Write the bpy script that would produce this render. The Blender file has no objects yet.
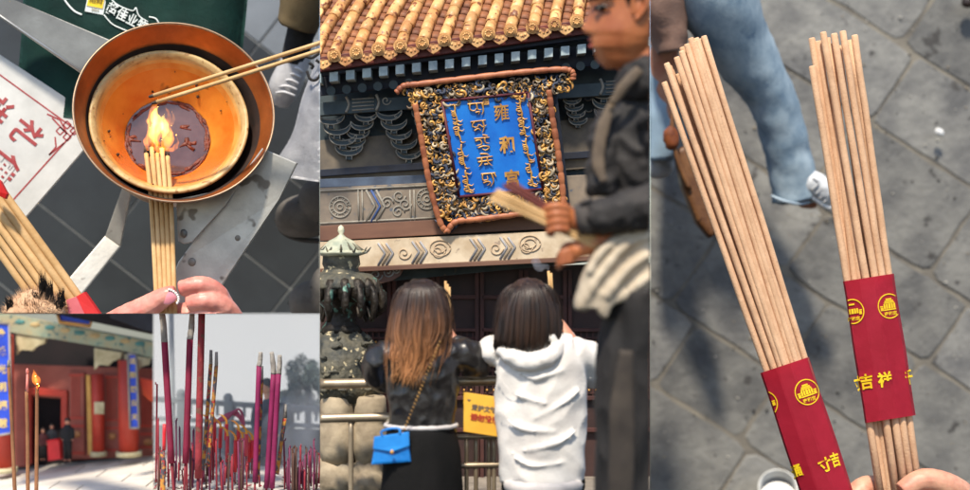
import bpy, bmesh, math, random
from mathutils import Vector as V, Matrix, noise
R = random.Random(7)
C = bpy.context.scene.collection
K = 2 * math.tan(math.radians(20))          # picture width per unit of distance
FOCUS = 10.0

# ------------------------------------------------------------------ placing
class Fr:
    """A place at one distance: turns a spot and an extra depth into a point; u is the local size unit."""
    def __init__(s, y):
        s.y = y; s.u = K * y / 970
    def __call__(s, px, py, dd=0.0):
        y = s.y + dd * s.u; u = K * y / 970
        return V(((px - 485) * u, y, -(py - 245) * u))
    def uu(s, dd):
        return K * (s.y + dd * s.u) / 970

def vp(b, side):
    x = K * (b - 485) / 970
    return V((1, -x, 0)).normalized() * side          # side +1: keep what lies to the right
def hp(c, side):
    z = -(c - 245) / 970 * K
    return V((0, -z, 1)).normalized() * side          # side +1: keep what lies above
PANELS = {
    'burner': [vp(320, -1), hp(313.6, 1)],
    'court': [vp(153.3, -1), hp(313.6, -1)],
    'ash': [vp(153.3, 1), vp(320, -1), hp(313.6, -1)],
    'hall': [vp(320, 1), vp(649.6, -1)],
    'street': [vp(649.6, 1)],
}

def clip(bm, panel, fill=True):
    for no in PANELS.get(panel, []):
        if not bm.verts: return
        ds = [no.dot(v.co) for v in bm.verts]
        if min(ds) >= 0.0006: continue
        if max(ds) <= 0.0006:
            bmesh.ops.delete(bm, geom=bm.verts[:], context='VERTS'); return
        res = bmesh.ops.bisect_plane(bm, geom=bm.verts[:] + bm.edges[:] + bm.faces[:], dist=1e-6,
                                     plane_co=no * 0.0006, plane_no=no, clear_inner=True)
        if fill:
            ed = [e for e in res['geom_cut'] if isinstance(e, bmesh.types.BMEdge) and e.is_valid and len(e.link_faces) == 1]
            if ed:
                try: bmesh.ops.holes_fill(bm, edges=ed, sides=0)
                except Exception: pass

# ------------------------------------------------------------------ text
_tx = {}
def glyphs(s, fat=0.0):
    key = (s, fat)
    if key not in _tx:
        cu = bpy.data.curves.new('writing', 'FONT'); cu.body = s; cu.size = 1
        cu.align_x = 'CENTER'; cu.align_y = 'CENTER'; cu.offset = fat; cu.resolution_u = 3; cu.extrude = 0.012
        o = bpy.data.objects.new('writing', cu); C.objects.link(o)
        bpy.context.view_layer.update()
        dg = bpy.context.evaluated_depsgraph_get()
        me = bpy.data.meshes.new_from_object(o.evaluated_get(dg))
        vs = [tuple(v.co) for v in me.vertices]; fs = [tuple(p.vertices) for p in me.polygons]
        if vs:
            cx = (min(v[0] for v in vs) + max(v[0] for v in vs)) / 2; cy = (min(v[1] for v in vs) + max(v[1] for v in vs)) / 2
            vs = [(v[0] - cx, v[1] - cy, v[2]) for v in vs]
        bpy.data.objects.remove(o); bpy.data.curves.remove(cu); bpy.data.meshes.remove(me)
        _tx[key] = (vs, fs)
    return _tx[key]

# ------------------------------------------------------------------ mesh builder
def interp(lst, n):
    """n points along a smooth curve through the listed points"""
    P = [V(p) for p in lst]
    if len(P) == 2: return [P[0].lerp(P[1], i / (n - 1)) for i in range(n)]
    out = []
    for i in range(n):
        t = i / (n - 1) * (len(P) - 1); k = min(int(t), len(P) - 2); f = t - k
        a = P[max(k - 1, 0)]; b = P[k]; c = P[k + 1]; d = P[min(k + 2, len(P) - 1)]
        out.append(0.5 * ((2 * b) + (c - a) * f + (2 * a - 5 * b + 4 * c - d) * f * f + (3 * b - a - 3 * c + d) * f ** 3))
    return out

class MB:
    def __init__(s, fr):
        s.bm = bmesh.new(); s.fr = fr; s.closed = True
    def _ring(s, c, a, b, ra, rb, seg):
        return [s.bm.verts.new(c + a * (ra * math.cos(2 * math.pi * i / seg)) + b * (rb * math.sin(2 * math.pi * i / seg))) for i in range(seg)]
    def tube(s, pts, r, seg=8, m=0, cap=True, n=None, flat=1.0, smooth=True):
        """a round bar through points (px, py, dd) with radius r (one, or one per point)"""
        if not isinstance(r, (list, tuple)): r = [r] * len(pts)
        q = [V((p[0], p[1], p[2] if len(p) > 2 else 0)) for p in pts]
        if n:
            rr = interp([(x, 0, 0) for x in r], n); r = [max(.05, x[0]) for x in rr]; q = interp(q, n)
        W = [s.fr(*p) for p in q]; rw = [x * s.fr.uu(p[2]) for x, p in zip(r, q)]
        rings = []; up = None
        for i in range(len(W)):
            t = (W[min(i + 1, len(W) - 1)] - W[max(i - 1, 0)])
            if t.length < 1e-9: t = V((0, 0, 1))
            t.normalize()
            if up is None:
                up = V((0, -1, 0)) if abs(t.y) < .9 else V((0, 0, 1))
            up = (up - t * up.dot(t))
            if up.length < 1e-6: up = V((1, 0, 0)) - t * t.x
            up.normalize(); sd = t.cross(up)
            rings.append(s._ring(W[i], sd, up, rw[i], rw[i] * flat, seg))
        for a, b in zip(rings, rings[1:]):
            for i in range(seg):
                f = s.bm.faces.new((a[i], a[(i + 1) % seg], b[(i + 1) % seg], b[i])); f.material_index = m; f.smooth = smooth
        if cap:
            for rg in (rings[0], rings[-1]):
                f = s.bm.faces.new(rg); f.material_index = m
        return rings
    def prism(s, poly, t, m=0, bevel=0, dd=0, mside=None):
        """an outline (px, py[, dd]) with thickness t straight back"""
        P = [s.fr(p[0], p[1], p[2] if len(p) > 2 else dd) for p in poly]
        off = V((0, t * s.fr.u, 0))
        a = [s.bm.verts.new(p) for p in P]; b = [s.bm.verts.new(p + off) for p in P]
        fs = [s.bm.faces.new(a), s.bm.faces.new(list(reversed(b)))]
        for f in fs: f.material_index = m
        n = len(P); sides = []
        for i in range(n):
            f = s.bm.faces.new((a[i], b[i], b[(i + 1) % n], a[(i + 1) % n])); f.material_index = m if mside is None else mside; sides.append(f)
        if bevel:
            es = [e for e in fs[0].edges]
            bmesh.ops.bevel(s.bm, geom=es, offset=bevel * s.fr.u, segments=2, profile=.6, affect='EDGES', clamp_overlap=True)
    def box(s, px, py, w, h, t, dd=0, m=0, bevel=0, slope=0, rot=0):
        """a box centred at px, py, w by h, front at dd, t deep; slope tips its long edges"""
        c, sn = math.cos(rot), math.sin(rot); pts = []
        for x, y in ((-w / 2, -h / 2), (w / 2, -h / 2), (w / 2, h / 2), (-w / 2, h / 2)):
            y += slope * x
            pts.append((px + x * c - y * sn, py + x * sn + y * c))
        s.prism(pts, t, m, bevel, dd)
    def ell(s, px, py, dd, rx, ry, rd, m=0, seg=14, rot=0):
        """an ellipsoid, radii across, up and in depth"""
        c = s.fr(px, py, dd); u = s.fr.uu(dd)
        M = Matrix.Translation(c) @ Matrix.Rotation(-rot, 4, 'Y') @ Matrix.Diagonal((rx * u, rd * u, ry * u, 1))
        r = bmesh.ops.create_uvsphere(s.bm, u_segments=seg, v_segments=max(6, seg * 2 // 3), radius=1, matrix=M)
        for v in r['verts']:
            for f in v.link_faces: f.material_index = m; f.smooth = True
    def lathe(s, c, axis, prof, seg=48, m=0, sx=1.0):
        """a turned shape about an axis (world vector) at world point c; prof = (radius, height[, material])"""
        ax = axis.normalized(); e1 = V((1, 0, 0)); e1 = (e1 - ax * e1.dot(ax)).normalized(); e2 = ax.cross(e1)
        u = s.fr.u; rings = []
        for p in prof:
            cc = c + ax * (p[1] * u)
            if p[0] < 1e-3: rings.append([s.bm.verts.new(cc)])
            else: rings.append(s._ring(cc, e1, e2, p[0] * u * sx, p[0] * u, seg))
        for k, (a, b) in enumerate(zip(rings, rings[1:])):
            mi = prof[k + 1][2] if len(prof[k + 1]) > 2 else m
            for i in range(seg):
                j = (i + 1) % seg
                if len(a) == 1 and len(b) == 1: continue
                if len(a) == 1: f = s.bm.faces.new((a[0], b[j], b[i]))
                elif len(b) == 1: f = s.bm.faces.new((a[i], a[j], b[0]))
                else: f = s.bm.faces.new((a[i], a[j], b[j], b[i]))
                f.material_index = mi; f.smooth = True
    def grid(s, fn, nu, nv, m=0, t=0):
        """a sheet fn(u, v) -> (px, py, dd)"""
        g = [[s.bm.verts.new(s.fr(*fn(i / nu, j / nv))) for j in range(nv + 1)] for i in range(nu + 1)]
        for i in range(nu):
            for j in range(nv):
                f = s.bm.faces.new((g[i][j], g[i + 1][j], g[i + 1][j + 1], g[i][j + 1])); f.material_index = m; f.smooth = True
        s.closed = False
    def text(s, st, px, py, size, dd=0, ang=0, m=0, fat=0.0, surf=None, sx=1.0, shear=0.0):
        """lettering lying at px, py; ang turns it clockwise; surf(px, py) -> dd lets it follow a curved face"""
        vs, fs = glyphs(st, fat); c, sn = math.cos(ang), math.sin(ang); out = []
        for x, y, z in vs:
            x = x * sx + shear * y
            X = px + size * (x * c + y * sn); Y = py + size * (x * sn - y * c)
            d = (surf(X, Y) if surf else dd) - z * size
            out.append(s.bm.verts.new(s.fr(X, Y, d)))
        for f in fs:
            try: ff = s.bm.faces.new([out[i] for i in f]); ff.material_index = m
            except ValueError: pass
    def blades(s, base, tip, w, m=0):
        a = s.fr(*base); b = s.fr(*tip); u = s.fr.u
        sd = V((R.uniform(-1, 1), R.uniform(-1, 1), R.uniform(-1, 1))).cross(b - a).normalized() * (w * u)
        up = (b - a).cross(sd).normalized() * (w * u)
        v = [s.bm.verts.new(a + sd), s.bm.verts.new(a - sd * .5 + up * .8), s.bm.verts.new(a - sd * .5 - up * .8), s.bm.verts.new(b)]
        for i, j in ((0, 1), (1, 2), (2, 0)):
            f = s.bm.faces.new((v[i], v[j], v[3])); f.material_index = m
    def fuse(s, vox, it=4):
        """melt the overlapping shapes into one continuous skin"""
        me = bpy.data.meshes.new('t'); bmesh.ops.recalc_face_normals(s.bm, faces=s.bm.faces[:]); s.bm.to_mesh(me)
        o = bpy.data.objects.new('t', me); C.objects.link(o)
        md = o.modifiers.new('r', 'REMESH'); md.mode = 'VOXEL'; md.voxel_size = vox * s.fr.u
        ms = o.modifiers.new('s', 'SMOOTH'); ms.factor = .5; ms.iterations = it
        bpy.context.view_layer.update()
        dg = bpy.context.evaluated_depsgraph_get()
        m2 = bpy.data.meshes.new_from_object(o.evaluated_get(dg))
        s.bm.free(); s.bm = bmesh.new(); s.bm.from_mesh(m2)
        for f in s.bm.faces: f.smooth = True; f.material_index = 0
        bpy.data.objects.remove(o); bpy.data.meshes.remove(me); bpy.data.meshes.remove(m2)
        return s
    def wrinkle(s, amt, scale, seed=0, sx=1, sz=1, ridge=False):
        """push the skin in and out (px) by noise"""
        s.bm.normal_update(); u = s.fr.u
        mv = []
        for v in s.bm.verts:
            p = v.co / (scale * u); p = V((p.x * sx + seed * 7.3, p.y, p.z * sz))
            n = noise.noise(p)
            if ridge: n = .6 - 2 * abs(n)
            mv.append(v.normal * (n * amt * u))
        for v, d in zip(s.bm.verts, mv): v.co += d
        return s
    def build(s, name, mats, parent=None, panel=None, label=None, cat=None, group=None, kind=None, fill=None, base=None):
        bm = s.bm
        if s.closed: bmesh.ops.recalc_face_normals(bm, faces=bm.faces[:])
        clip(bm, panel, s.closed if fill is None else fill)
        if not bm.verts:
            bm.free(); return None
        if parent is not None:
            loc = parent['_w'] if '_w' in parent else (0, 0, 0)
            org = V(loc)
        elif base is not None: org = V(base)
        else:
            xs = [v.co for v in bm.verts]
            org = V((sum(v.x for v in xs) / len(xs), sum(v.y for v in xs) / len(xs), min(v.z for v in xs)))
        for v in bm.verts: v.co -= org
        me = bpy.data.meshes.new(name); bm.to_mesh(me); bm.free()
        o = bpy.data.objects.new(name, me); C.objects.link(o)
        for m in (mats if isinstance(mats, (list, tuple)) else [mats]): me.materials.append(m)
        o['_w'] = list(org)
        if parent is not None: o.parent = parent
        else: o.location = org
        props(o, label, cat, group, kind)
        return o

def props(o, label=None, cat=None, group=None, kind=None):
    if label: o['label'] = label
    if cat: o['category'] = cat
    if group: o['group'] = group
    if kind: o['kind'] = kind

def thing(name, label, cat, at, group=None):
    o = bpy.data.objects.new(name, None); C.objects.link(o)
    o.location = at; o['_w'] = list(at); o.empty_display_size = .1
    props(o, label, cat, group); return o

# ------------------------------------------------------------------ materials
def lin(r, g, b):
    return tuple((x / 255 / 12.92) if x / 255 <= .04045 else ((x / 255 + .055) / 1.055) ** 2.4 for x in (r, g, b)) + (1,)

def mat(name, c1, c2=None, rough=.6, metal=0, scale=6, detail=5, bump=0, bscale=None, bdist=.02, spec=.5, spot=None, spots=.62,
        island=0, stretch=(1, 1, 1), sss=0, lo=.35, hi=.65, rvar=0, coat=0):
    """a principled surface whose colour wanders between c1 and c2, with optional specks, bumps and per-piece variety"""
    m = bpy.data.materials.new(name); m.use_nodes = True; N = m.node_tree.nodes; L = m.node_tree.links
    b = N['Principled BSDF']; b.inputs['Roughness'].default_value = rough; b.inputs['Metallic'].default_value = metal
    b.inputs['Specular IOR Level'].default_value = spec
    if coat: b.inputs['Coat Weight'].default_value = coat; b.inputs['Coat Roughness'].default_value = .15
    if sss:
        b.inputs['Subsurface Weight'].default_value = sss; b.inputs['Subsurface Radius'].default_value = (.08, .03, .015)
    if c2 is None: c2 = tuple(x * .72 for x in c1[:3]) + (1,)
    tc = N.new('ShaderNodeTexCoord'); mp = N.new('ShaderNodeMapping'); mp.inputs['Scale'].default_value = stretch
    oi = N.new('ShaderNodeObjectInfo'); ov = N.new('ShaderNodeVectorMath'); ov.operation = 'ADD'; om = N.new('ShaderNodeMath'); om.operation = 'MULTIPLY'; om.inputs[1].default_value = 37
    L.new(oi.outputs['Random'], om.inputs[0]); L.new(tc.outputs['Object'], ov.inputs[0]); L.new(om.outputs[0], ov.inputs[1])   # no two things share a grain
    L.new(ov.outputs[0], mp.inputs[0])
    nz = N.new('ShaderNodeTexNoise'); nz.inputs['Scale'].default_value = scale; nz.inputs['Detail'].default_value = detail
    nz.inputs['Roughness'].default_value = .6; L.new(mp.outputs[0], nz.inputs[0])
    rp = N.new('ShaderNodeValToRGB'); rp.color_ramp.elements[0].position = lo; rp.color_ramp.elements[1].position = hi
    rp.color_ramp.elements[0].color = c1; rp.color_ramp.elements[1].color = c2
    L.new(nz.outputs['Fac'], rp.inputs[0]); col = rp.outputs[0]
    if spot is not None:
        n2 = N.new('ShaderNodeTexNoise'); n2.inputs['Scale'].default_value = scale * 2.3; n2.inputs['Detail'].default_value = 2; L.new(mp.outputs[0], n2.inputs[0])
        r2 = N.new('ShaderNodeMapRange'); r2.inputs[1].default_value = spots; r2.inputs[2].default_value = spots + .05; L.new(n2.outputs['Fac'], r2.inputs[0])
        mx = N.new('ShaderNodeMix'); mx.data_type = 'RGBA'; L.new(r2.outputs[0], mx.inputs[0]); L.new(col, mx.inputs[6]); mx.inputs[7].default_value = spot; col = mx.outputs[2]
    if island:
        ge = N.new('ShaderNodeNewGeometry'); hs = N.new('ShaderNodeHueSaturation')
        mr = N.new('ShaderNodeMapRange'); mr.inputs[3].default_value = 1 - island; mr.inputs[4].default_value = 1 + island
        L.new(ge.outputs['Random Per Island'], mr.inputs[0]); L.new(mr.outputs[0], hs.inputs['Value']); L.new(col, hs.inputs['Color']); col = hs.outputs[0]
    L.new(col, b.inputs['Base Color'])
    if rvar:
        mr = N.new('ShaderNodeMapRange'); mr.inputs[3].default_value = max(.02, rough - rvar); mr.inputs[4].default_value = min(1, rough + rvar)
        L.new(nz.outputs['Fac'], mr.inputs[0]); L.new(mr.outputs[0], b.inputs['Roughness'])
    if bump:
        n3 = N.new('ShaderNodeTexNoise'); n3.inputs['Scale'].default_value = bscale or scale * 4; n3.inputs['Detail'].default_value = 5; L.new(mp.outputs[0], n3.inputs[0])
        bp = N.new('ShaderNodeBump'); bp.inputs['Strength'].default_value = bump; bp.inputs['Distance'].default_value = bdist
        L.new(n3.outputs['Fac'], bp.inputs['Height']); L.new(bp.outputs[0], b.inputs['Normal'])
    return m

def zmat(name, stops, z0, z1, rough=.4, nscale=30, namt=.06, spec=.5, stretch=(1, 1, .1), island=0):
    """a surface whose own colour runs along its height (dip-dyed hair, burnt tips)"""
    m = bpy.data.materials.new(name); m.use_nodes = True; N = m.node_tree.nodes; L = m.node_tree.links; b = N['Principled BSDF']
    b.inputs['Roughness'].default_value = rough; b.inputs['Specular IOR Level'].default_value = spec
    tc = N.new('ShaderNodeTexCoord'); sp = N.new('ShaderNodeSeparateXYZ'); L.new(tc.outputs['Object'], sp.inputs[0])
    mr = N.new('ShaderNodeMapRange'); mr.inputs[1].default_value = z0; mr.inputs[2].default_value = z1; L.new(sp.outputs[2], mr.inputs[0])
    mp = N.new('ShaderNodeMapping'); mp.inputs['Scale'].default_value = stretch; L.new(tc.outputs['Object'], mp.inputs[0])
    nz = N.new('ShaderNodeTexNoise'); nz.inputs['Scale'].default_value = nscale; L.new(mp.outputs[0], nz.inputs[0])
    ad = N.new('ShaderNodeMath'); ad.operation = 'MULTIPLY_ADD'; ad.inputs[1].default_value = namt * 4; ad.inputs[2].default_value = -namt * 2
    L.new(nz.outputs['Fac'], ad.inputs[0]); a2 = N.new('ShaderNodeMath'); L.new(mr.outputs[0], a2.inputs[0]); L.new(ad.outputs[0], a2.inputs[1])
    rp = N.new('ShaderNodeValToRGB'); e = rp.color_ramp.elements
    while len(e) < len(stops): e.new(.5)
    for k, (p, c) in enumerate(stops): e[k].position = p; e[k].color = c
    L.new(a2.outputs[0], rp.inputs[0]); col = rp.outputs[0]
    if island:
        ge = N.new('ShaderNodeNewGeometry'); hs = N.new('ShaderNodeHueSaturation'); m2 = N.new('ShaderNodeMapRange')
        m2.inputs[3].default_value = 1 - island; m2.inputs[4].default_value = 1 + island
        L.new(ge.outputs['Random Per Island'], m2.inputs[0]); L.new(m2.outputs[0], hs.inputs['Value']); L.new(col, hs.inputs['Color']); col = hs.outputs[0]
    L.new(col, b.inputs['Base Color'])
    return m

def zglow(name, stops, z0, z1, strength, clear=0.0, nscale=8):
    """a flame whose own light runs from its root to its tip"""
    m = glow(name, (1, 1, 1, 1), strength, clear); N = m.node_tree.nodes; L = m.node_tree.links
    e = [n for n in N if n.type == 'EMISSION'][0]
    tc = N.new('ShaderNodeTexCoord'); sp = N.new('ShaderNodeSeparateXYZ'); L.new(tc.outputs['Object'], sp.inputs[0])
    mr = N.new('ShaderNodeMapRange'); mr.inputs[1].default_value = z0; mr.inputs[2].default_value = z1; L.new(sp.outputs[2], mr.inputs[0])
    nz = N.new('ShaderNodeTexNoise'); nz.inputs['Scale'].default_value = nscale; L.new(tc.outputs['Object'], nz.inputs[0])
    a = N.new('ShaderNodeMath'); a.operation = 'MULTIPLY_ADD'; a.inputs[1].default_value = .5; a.inputs[2].default_value = -.25; L.new(nz.outputs['Fac'], a.inputs[0])
    b = N.new('ShaderNodeMath'); L.new(mr.outputs[0], b.inputs[0]); L.new(a.outputs[0], b.inputs[1])
    rp = N.new('ShaderNodeValToRGB'); el = rp.color_ramp.elements
    while len(el) < len(stops): el.new(.5)
    for k, (p, c) in enumerate(stops): el[k].position = p; el[k].color = c
    L.new(b.outputs[0], rp.inputs[0]); L.new(rp.outputs[0], e.inputs[0]); return m

def glow(name, col, strength, clear=0.0):
    m = bpy.data.materials.new(name); m.use_nodes = True; N = m.node_tree.nodes; L = m.node_tree.links
    N.remove(N['Principled BSDF']); e = N.new('ShaderNodeEmission'); e.inputs[0].default_value = col; e.inputs[1].default_value = strength
    out = N['Material Output']
    if clear:
        t = N.new('ShaderNodeBsdfTransparent'); x = N.new('ShaderNodeMixShader'); x.inputs[0].default_value = clear
        L.new(e.outputs[0], x.inputs[1]); L.new(t.outputs[0], x.inputs[2]); L.new(x.outputs[0], out.inputs[0])
    else: L.new(e.outputs[0], out.inputs[0])
    return m

def fire_mat(name, stops, z0, z1, strength, nscale=9):
    """burning gas: a volume that gives off light, its colour running from root to tip and its strength licking unevenly"""
    m = zglow(name, stops, z0, z1, strength, 0, nscale); N = m.node_tree.nodes; L = m.node_tree.links
    e = [n for n in N if n.type == 'EMISSION'][0]; out = N['Material Output']
    for l in list(out.inputs['Surface'].links): L.remove(l)
    tc = N.new('ShaderNodeTexCoord'); mp = N.new('ShaderNodeMapping'); mp.inputs['Scale'].default_value = (2.2, 2.2, .8); L.new(tc.outputs['Object'], mp.inputs[0])
    nz = N.new('ShaderNodeTexNoise'); nz.inputs['Scale'].default_value = nscale; L.new(mp.outputs[0], nz.inputs[0])
    mr = N.new('ShaderNodeMapRange'); mr.inputs[1].default_value = .36; mr.inputs[2].default_value = .62; mr.inputs[3].default_value = strength * .25; mr.inputs[4].default_value = strength * 1.5
    L.new(nz.outputs['Fac'], mr.inputs[0]); L.new(mr.outputs[0], e.inputs[1]); L.new(e.outputs[0], out.inputs['Volume']); return m

def smoke_mat(name, col, dens, noisy=0, aniso=0.3):
    m = bpy.data.materials.new(name); m.use_nodes = True; N = m.node_tree.nodes; L = m.node_tree.links
    N.remove(N['Principled BSDF']); v = N.new('ShaderNodeVolumePrincipled')
    v.inputs['Color'].default_value = col; v.inputs['Density'].default_value = dens; v.inputs['Anisotropy'].default_value = aniso
    if noisy:
        tc = N.new('ShaderNodeTexCoord'); nz = N.new('ShaderNodeTexNoise'); nz.inputs['Scale'].default_value = noisy; L.new(tc.outputs['Object'], nz.inputs[0])
        mr = N.new('ShaderNodeMapRange'); mr.inputs[1].default_value = .42; mr.inputs[2].default_value = .7; mr.inputs[3].default_value = 0; mr.inputs[4].default_value = dens * 2
        L.new(nz.outputs['Fac'], mr.inputs[0]); L.new(mr.outputs[0], v.inputs['Density'])
    L.new(v.outputs[0], N['Material Output'].inputs['Volume'])
    return m

ORD = ['first', 'second', 'third', 'fourth', 'fifth', 'sixth', 'seventh', 'eighth', 'ninth', 'tenth', 'eleventh', 'twelfth', 'thirteenth']

# shared surfaces
M_stick = mat('incense_tan', lin(208, 170, 136), lin(190, 151, 118), rough=.92, scale=7, bump=.5, bscale=70, bdist=.008, island=.12, spot=lin(156, 114, 82), spots=.74)
M_stick2 = mat('incense_straw', lin(208, 172, 122), lin(184, 144, 92), rough=.8, scale=5, bump=.3, bscale=60, bdist=.006, island=.1)
M_char = mat('charred_tip', lin(40, 32, 28), lin(90, 80, 72), rough=.95, scale=30)
M_skin = mat('skin', lin(210, 158, 130), lin(184, 122, 100), rough=.5, scale=7, sss=.12, bump=.3, bscale=34, bdist=.008)
M_skin_pink = mat('pink_skin', lin(228, 160, 142), lin(204, 116, 104), rough=.42, scale=6, sss=.15, bump=.3, bscale=34, bdist=.008)
M_black = mat('near_black', lin(22, 20, 20), lin(30, 27, 26), rough=.8)
M_dark_hair = mat('dark_hair', lin(56, 38, 28), lin(26, 18, 15), rough=.45, scale=30, stretch=(1, 1, .08), spec=.5, island=.4)
M_red_paper = mat('red_paper', lin(204, 42, 68), lin(190, 34, 58), rough=.55, scale=4, bump=.25, bscale=9, bdist=.02)
M_yellow_ink = mat('yellow_ink', lin(240, 205, 30), lin(226, 182, 20), rough=.5)
# =================================================================== the oil burner seen from above
P = 'burner'
T = Fr(10)
M_steel = mat('brushed_steel', lin(190, 190, 186), lin(150, 150, 148), rough=.38, metal=.75, scale=2.2, spot=lin(118, 112, 104), spots=.66, bump=.06, bscale=30, rvar=.12)
M_steel_dirty = mat('spattered_steel', lin(196, 194, 186), lin(160, 158, 152), rough=.45, metal=.45, scale=2.6, spot=lin(112, 106, 98), spots=.63, bump=.08, bscale=30, rvar=.12)
M_tile = mat('charcoal_tile', lin(50, 55, 59), lin(37, 41, 45), rough=.42, scale=1.4, island=.14, bump=.08, bscale=18, rvar=.15)
M_tile_sky_sheen = mat('tile_sky_sheen', lin(124, 130, 136), lin(104, 110, 116), rough=.5, scale=1.4, island=.06, bump=.08, bscale=18)  # sky reflection painted into the colour of the upper right tiles
M_grout = mat('grout', lin(140, 142, 140), lin(110, 112, 112), rough=.9, scale=5)
g = MB(Fr(12.8))
a, b = V((.79, .613, 0)), V((-.613, .79, 0))
for i in range(-4, 5):
    for j in range(-5, 6):
        u0, u1 = 57 + i * 174.5, 57 + (i + 1) * 174.5; v0, v1 = 50 + (j) * 87, 50 + (j + 1) * 87
        pts = [a * (u0 + .9) + b * (v0 + .9), a * (u1 - .9) + b * (v0 + .9), a * (u1 - .9) + b * (v1 - .9), a * (u0 + .9) + b * (v1 - .9)]
        cx = sum(p.x for p in pts) / 4; cy = sum(p.y for p in pts) / 4
        if cx < -150 or cx > 460 or cy < -150 or cy > 460: continue
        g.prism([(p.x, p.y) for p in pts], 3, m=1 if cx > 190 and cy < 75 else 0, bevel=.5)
g.prism([(-120, -120), (420, -120), (420, 420), (-120, 420)], 6, m=2, dd=1.2)
g.build('ground', [M_tile, M_tile_sky_sheen, M_grout], None, P, kind='structure', label='charcoal stone tiles with pale joints under the oil burner')

# --- the stand of steel bars
st = thing('burner_stand', 'stained steel bar stand carrying the copper coloured burner pan', 'stand', T(175, 190, 120))
def bar(poly, t, bevel=1.2, name='bar', mt=None):
    m = MB(T); m.prism(poly, t, 0, bevel); return m.build(name, mt or M_steel_dirty, st, P)
bar([(-60, -40, 60), (12, -1, 60), (110, 40, 60), (90, 77, 60), (0, 16, 60), (-60, -24, 60)], 8, mt=mat('dull_steel', lin(140, 140, 136), lin(112, 112, 110), rough=.45, metal=.5, scale=2.2, bump=.06, bscale=30, rvar=.1))
lip = MB(T); lip.tube([(-40, -11, 58), (0, 16, 58), (90, 78, 58)], 1.6, 8); lip.build('bar_lip', M_steel, st, P)
bar([(126, 176, 70), (134, 178, 70), (120, 246, 92), (105, 236, 92)], 4)
bar([(105, 235.6, 92), (120, 246.3, 92), (80, 296, 70), (64, 284, 70)], 4)
bar([(262, 148, 20), (297, 163, 22), (279, 199, 24), (214, 297, 26), (150, 330, 26), (178, 262, 26)], 6)
m = MB(T); m.prism([(176, 199, 16), (224, 190, 16), (246, 172, 16), (226, 205, 16), (206, 226, 16), (192, 242, 16), (184, 244, 16), (178, 241, 16)], 4, bevel=.8)
tab = m.build('bracket_tab', M_steel_dirty, st, P)
m = MB(T); m.ell(183.5, 233.5, 14.5, 3.6, 4.4, 1.6); m.build('bolt', mat('bolt_grey', lin(120, 118, 112), rough=.5, metal=.6), tab, P)
for x, y, r in ((238, 238, 4), (192, 262, 4.2), (222, 215, 3)):
    m = MB(T); m.ell(x, y, 25.6, r, r * 1.05, 1.2); m.build('bolt', mat('bolt_dull', lin(142, 138, 130), lin(120, 114, 104), rough=.5, metal=.5), st, P)

# --- pan, dish, wax
ray = (T(175, 110)).normalized(); upv = V((0, 0, 1)); upv = (upv - ray * upv.dot(ray)).normalized(); rt = ray.cross(upv)
ax = (-ray * math.cos(math.radians(25)) + upv * math.sin(math.radians(25)) + rt * .045).normalized()
c0 = T(175.5, 110.5)
M_copper = mat('heat_tinted_copper', lin(176, 100, 50), lin(134, 72, 34), rough=.33, metal=.35, scale=3, bump=.05, bscale=20, rvar=.1)
M_pansteel = mat('pan_steel', lin(176, 150, 124), lin(140, 112, 88), rough=.42, metal=.6, scale=3)
pan = thing('oil_pan', 'wide copper coloured metal pan with a bright rim around the burning dish', 'pan', c0 + ax * (-92 * T.u))
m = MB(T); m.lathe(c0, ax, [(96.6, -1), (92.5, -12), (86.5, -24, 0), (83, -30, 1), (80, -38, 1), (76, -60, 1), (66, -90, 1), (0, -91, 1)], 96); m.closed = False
m.build('pan_inside', [M_copper, mat('dark_copper', lin(62, 42, 32), lin(36, 26, 22), rough=.7, scale=6)], pan, P)  # the pan turns near black below its copper wall
m = MB(T); m.lathe(c0, ax, [(96.6, -1), (97.2, .6), (98.3, .9), (99, 0), (98.4, -2), (93.6, -13), (87.6, -25), (83, -36), (78.5, -61), (68, -93), (0, -95)], 96); m.closed = False
m.build('pan_shell', M_pansteel, pan, P)
c1 = c0 + rt * (-4.5 * T.u)
M_enamel = mat('amber_glow_enamel', lin(228, 146, 54), lin(204, 106, 30), rough=.24, scale=2.6, spot=lin(120, 66, 24), spots=.72, bump=.05, bscale=25, rvar=.1, coat=.3)  # the flame's orange glow is painted into the enamel colour
M_cream = mat('cream_rim', lin(204, 176, 122), lin(172, 136, 84), rough=.45, scale=9, spot=lin(150, 112, 66), spots=.62)
dish = thing('burner_dish', 'enamel dish with painted amber flame glow and cream rim holding melted wax, set inside the pan', 'dish', c1 + ax * (-86 * T.u))
m = MB(T); m.lathe(c1, ax, [(72.8, -27.2), (71.5, -29.5, 2), (69.5, -32.6, 3), (66, -39, 4), (60, -48, 0), (49, -62), (43.5, -70), (30, -80), (0, -83)], 96); m.closed = False
MDISH = m
m = MB(T); m.lathe(c1, ax, [(72.8, -27.2), (75.5, -23.6), (78, -23), (79.2, -24), (79, -27), (74, -36), (62, -55), (48, -72), (30, -86), (0, -88)], 96); m.closed = False
m.build('rim', M_cream, dish, P)
e1 = V((1, 0, 0)); e1 = (e1 - ax * e1.dot(ax)).normalized(); e2 = ax.cross(e1)
c2 = c1 + ax * (-69 * T.u)
def dpt(r, th, h): return c2 + (e1 * (r * math.cos(th)) + e2 * (r * math.sin(th)) + ax * h) * T.u
class Raw:                                    # lays points given in the dish's own circle
    def __init__(s, h=0): s.u = T.u; s.y = T.y
    def __call__(s, x, y, dd=0): return c2 + (e1 * x + e2 * y + ax * dd) * T.u
    def uu(s, dd): return T.u
W = Raw()
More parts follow.
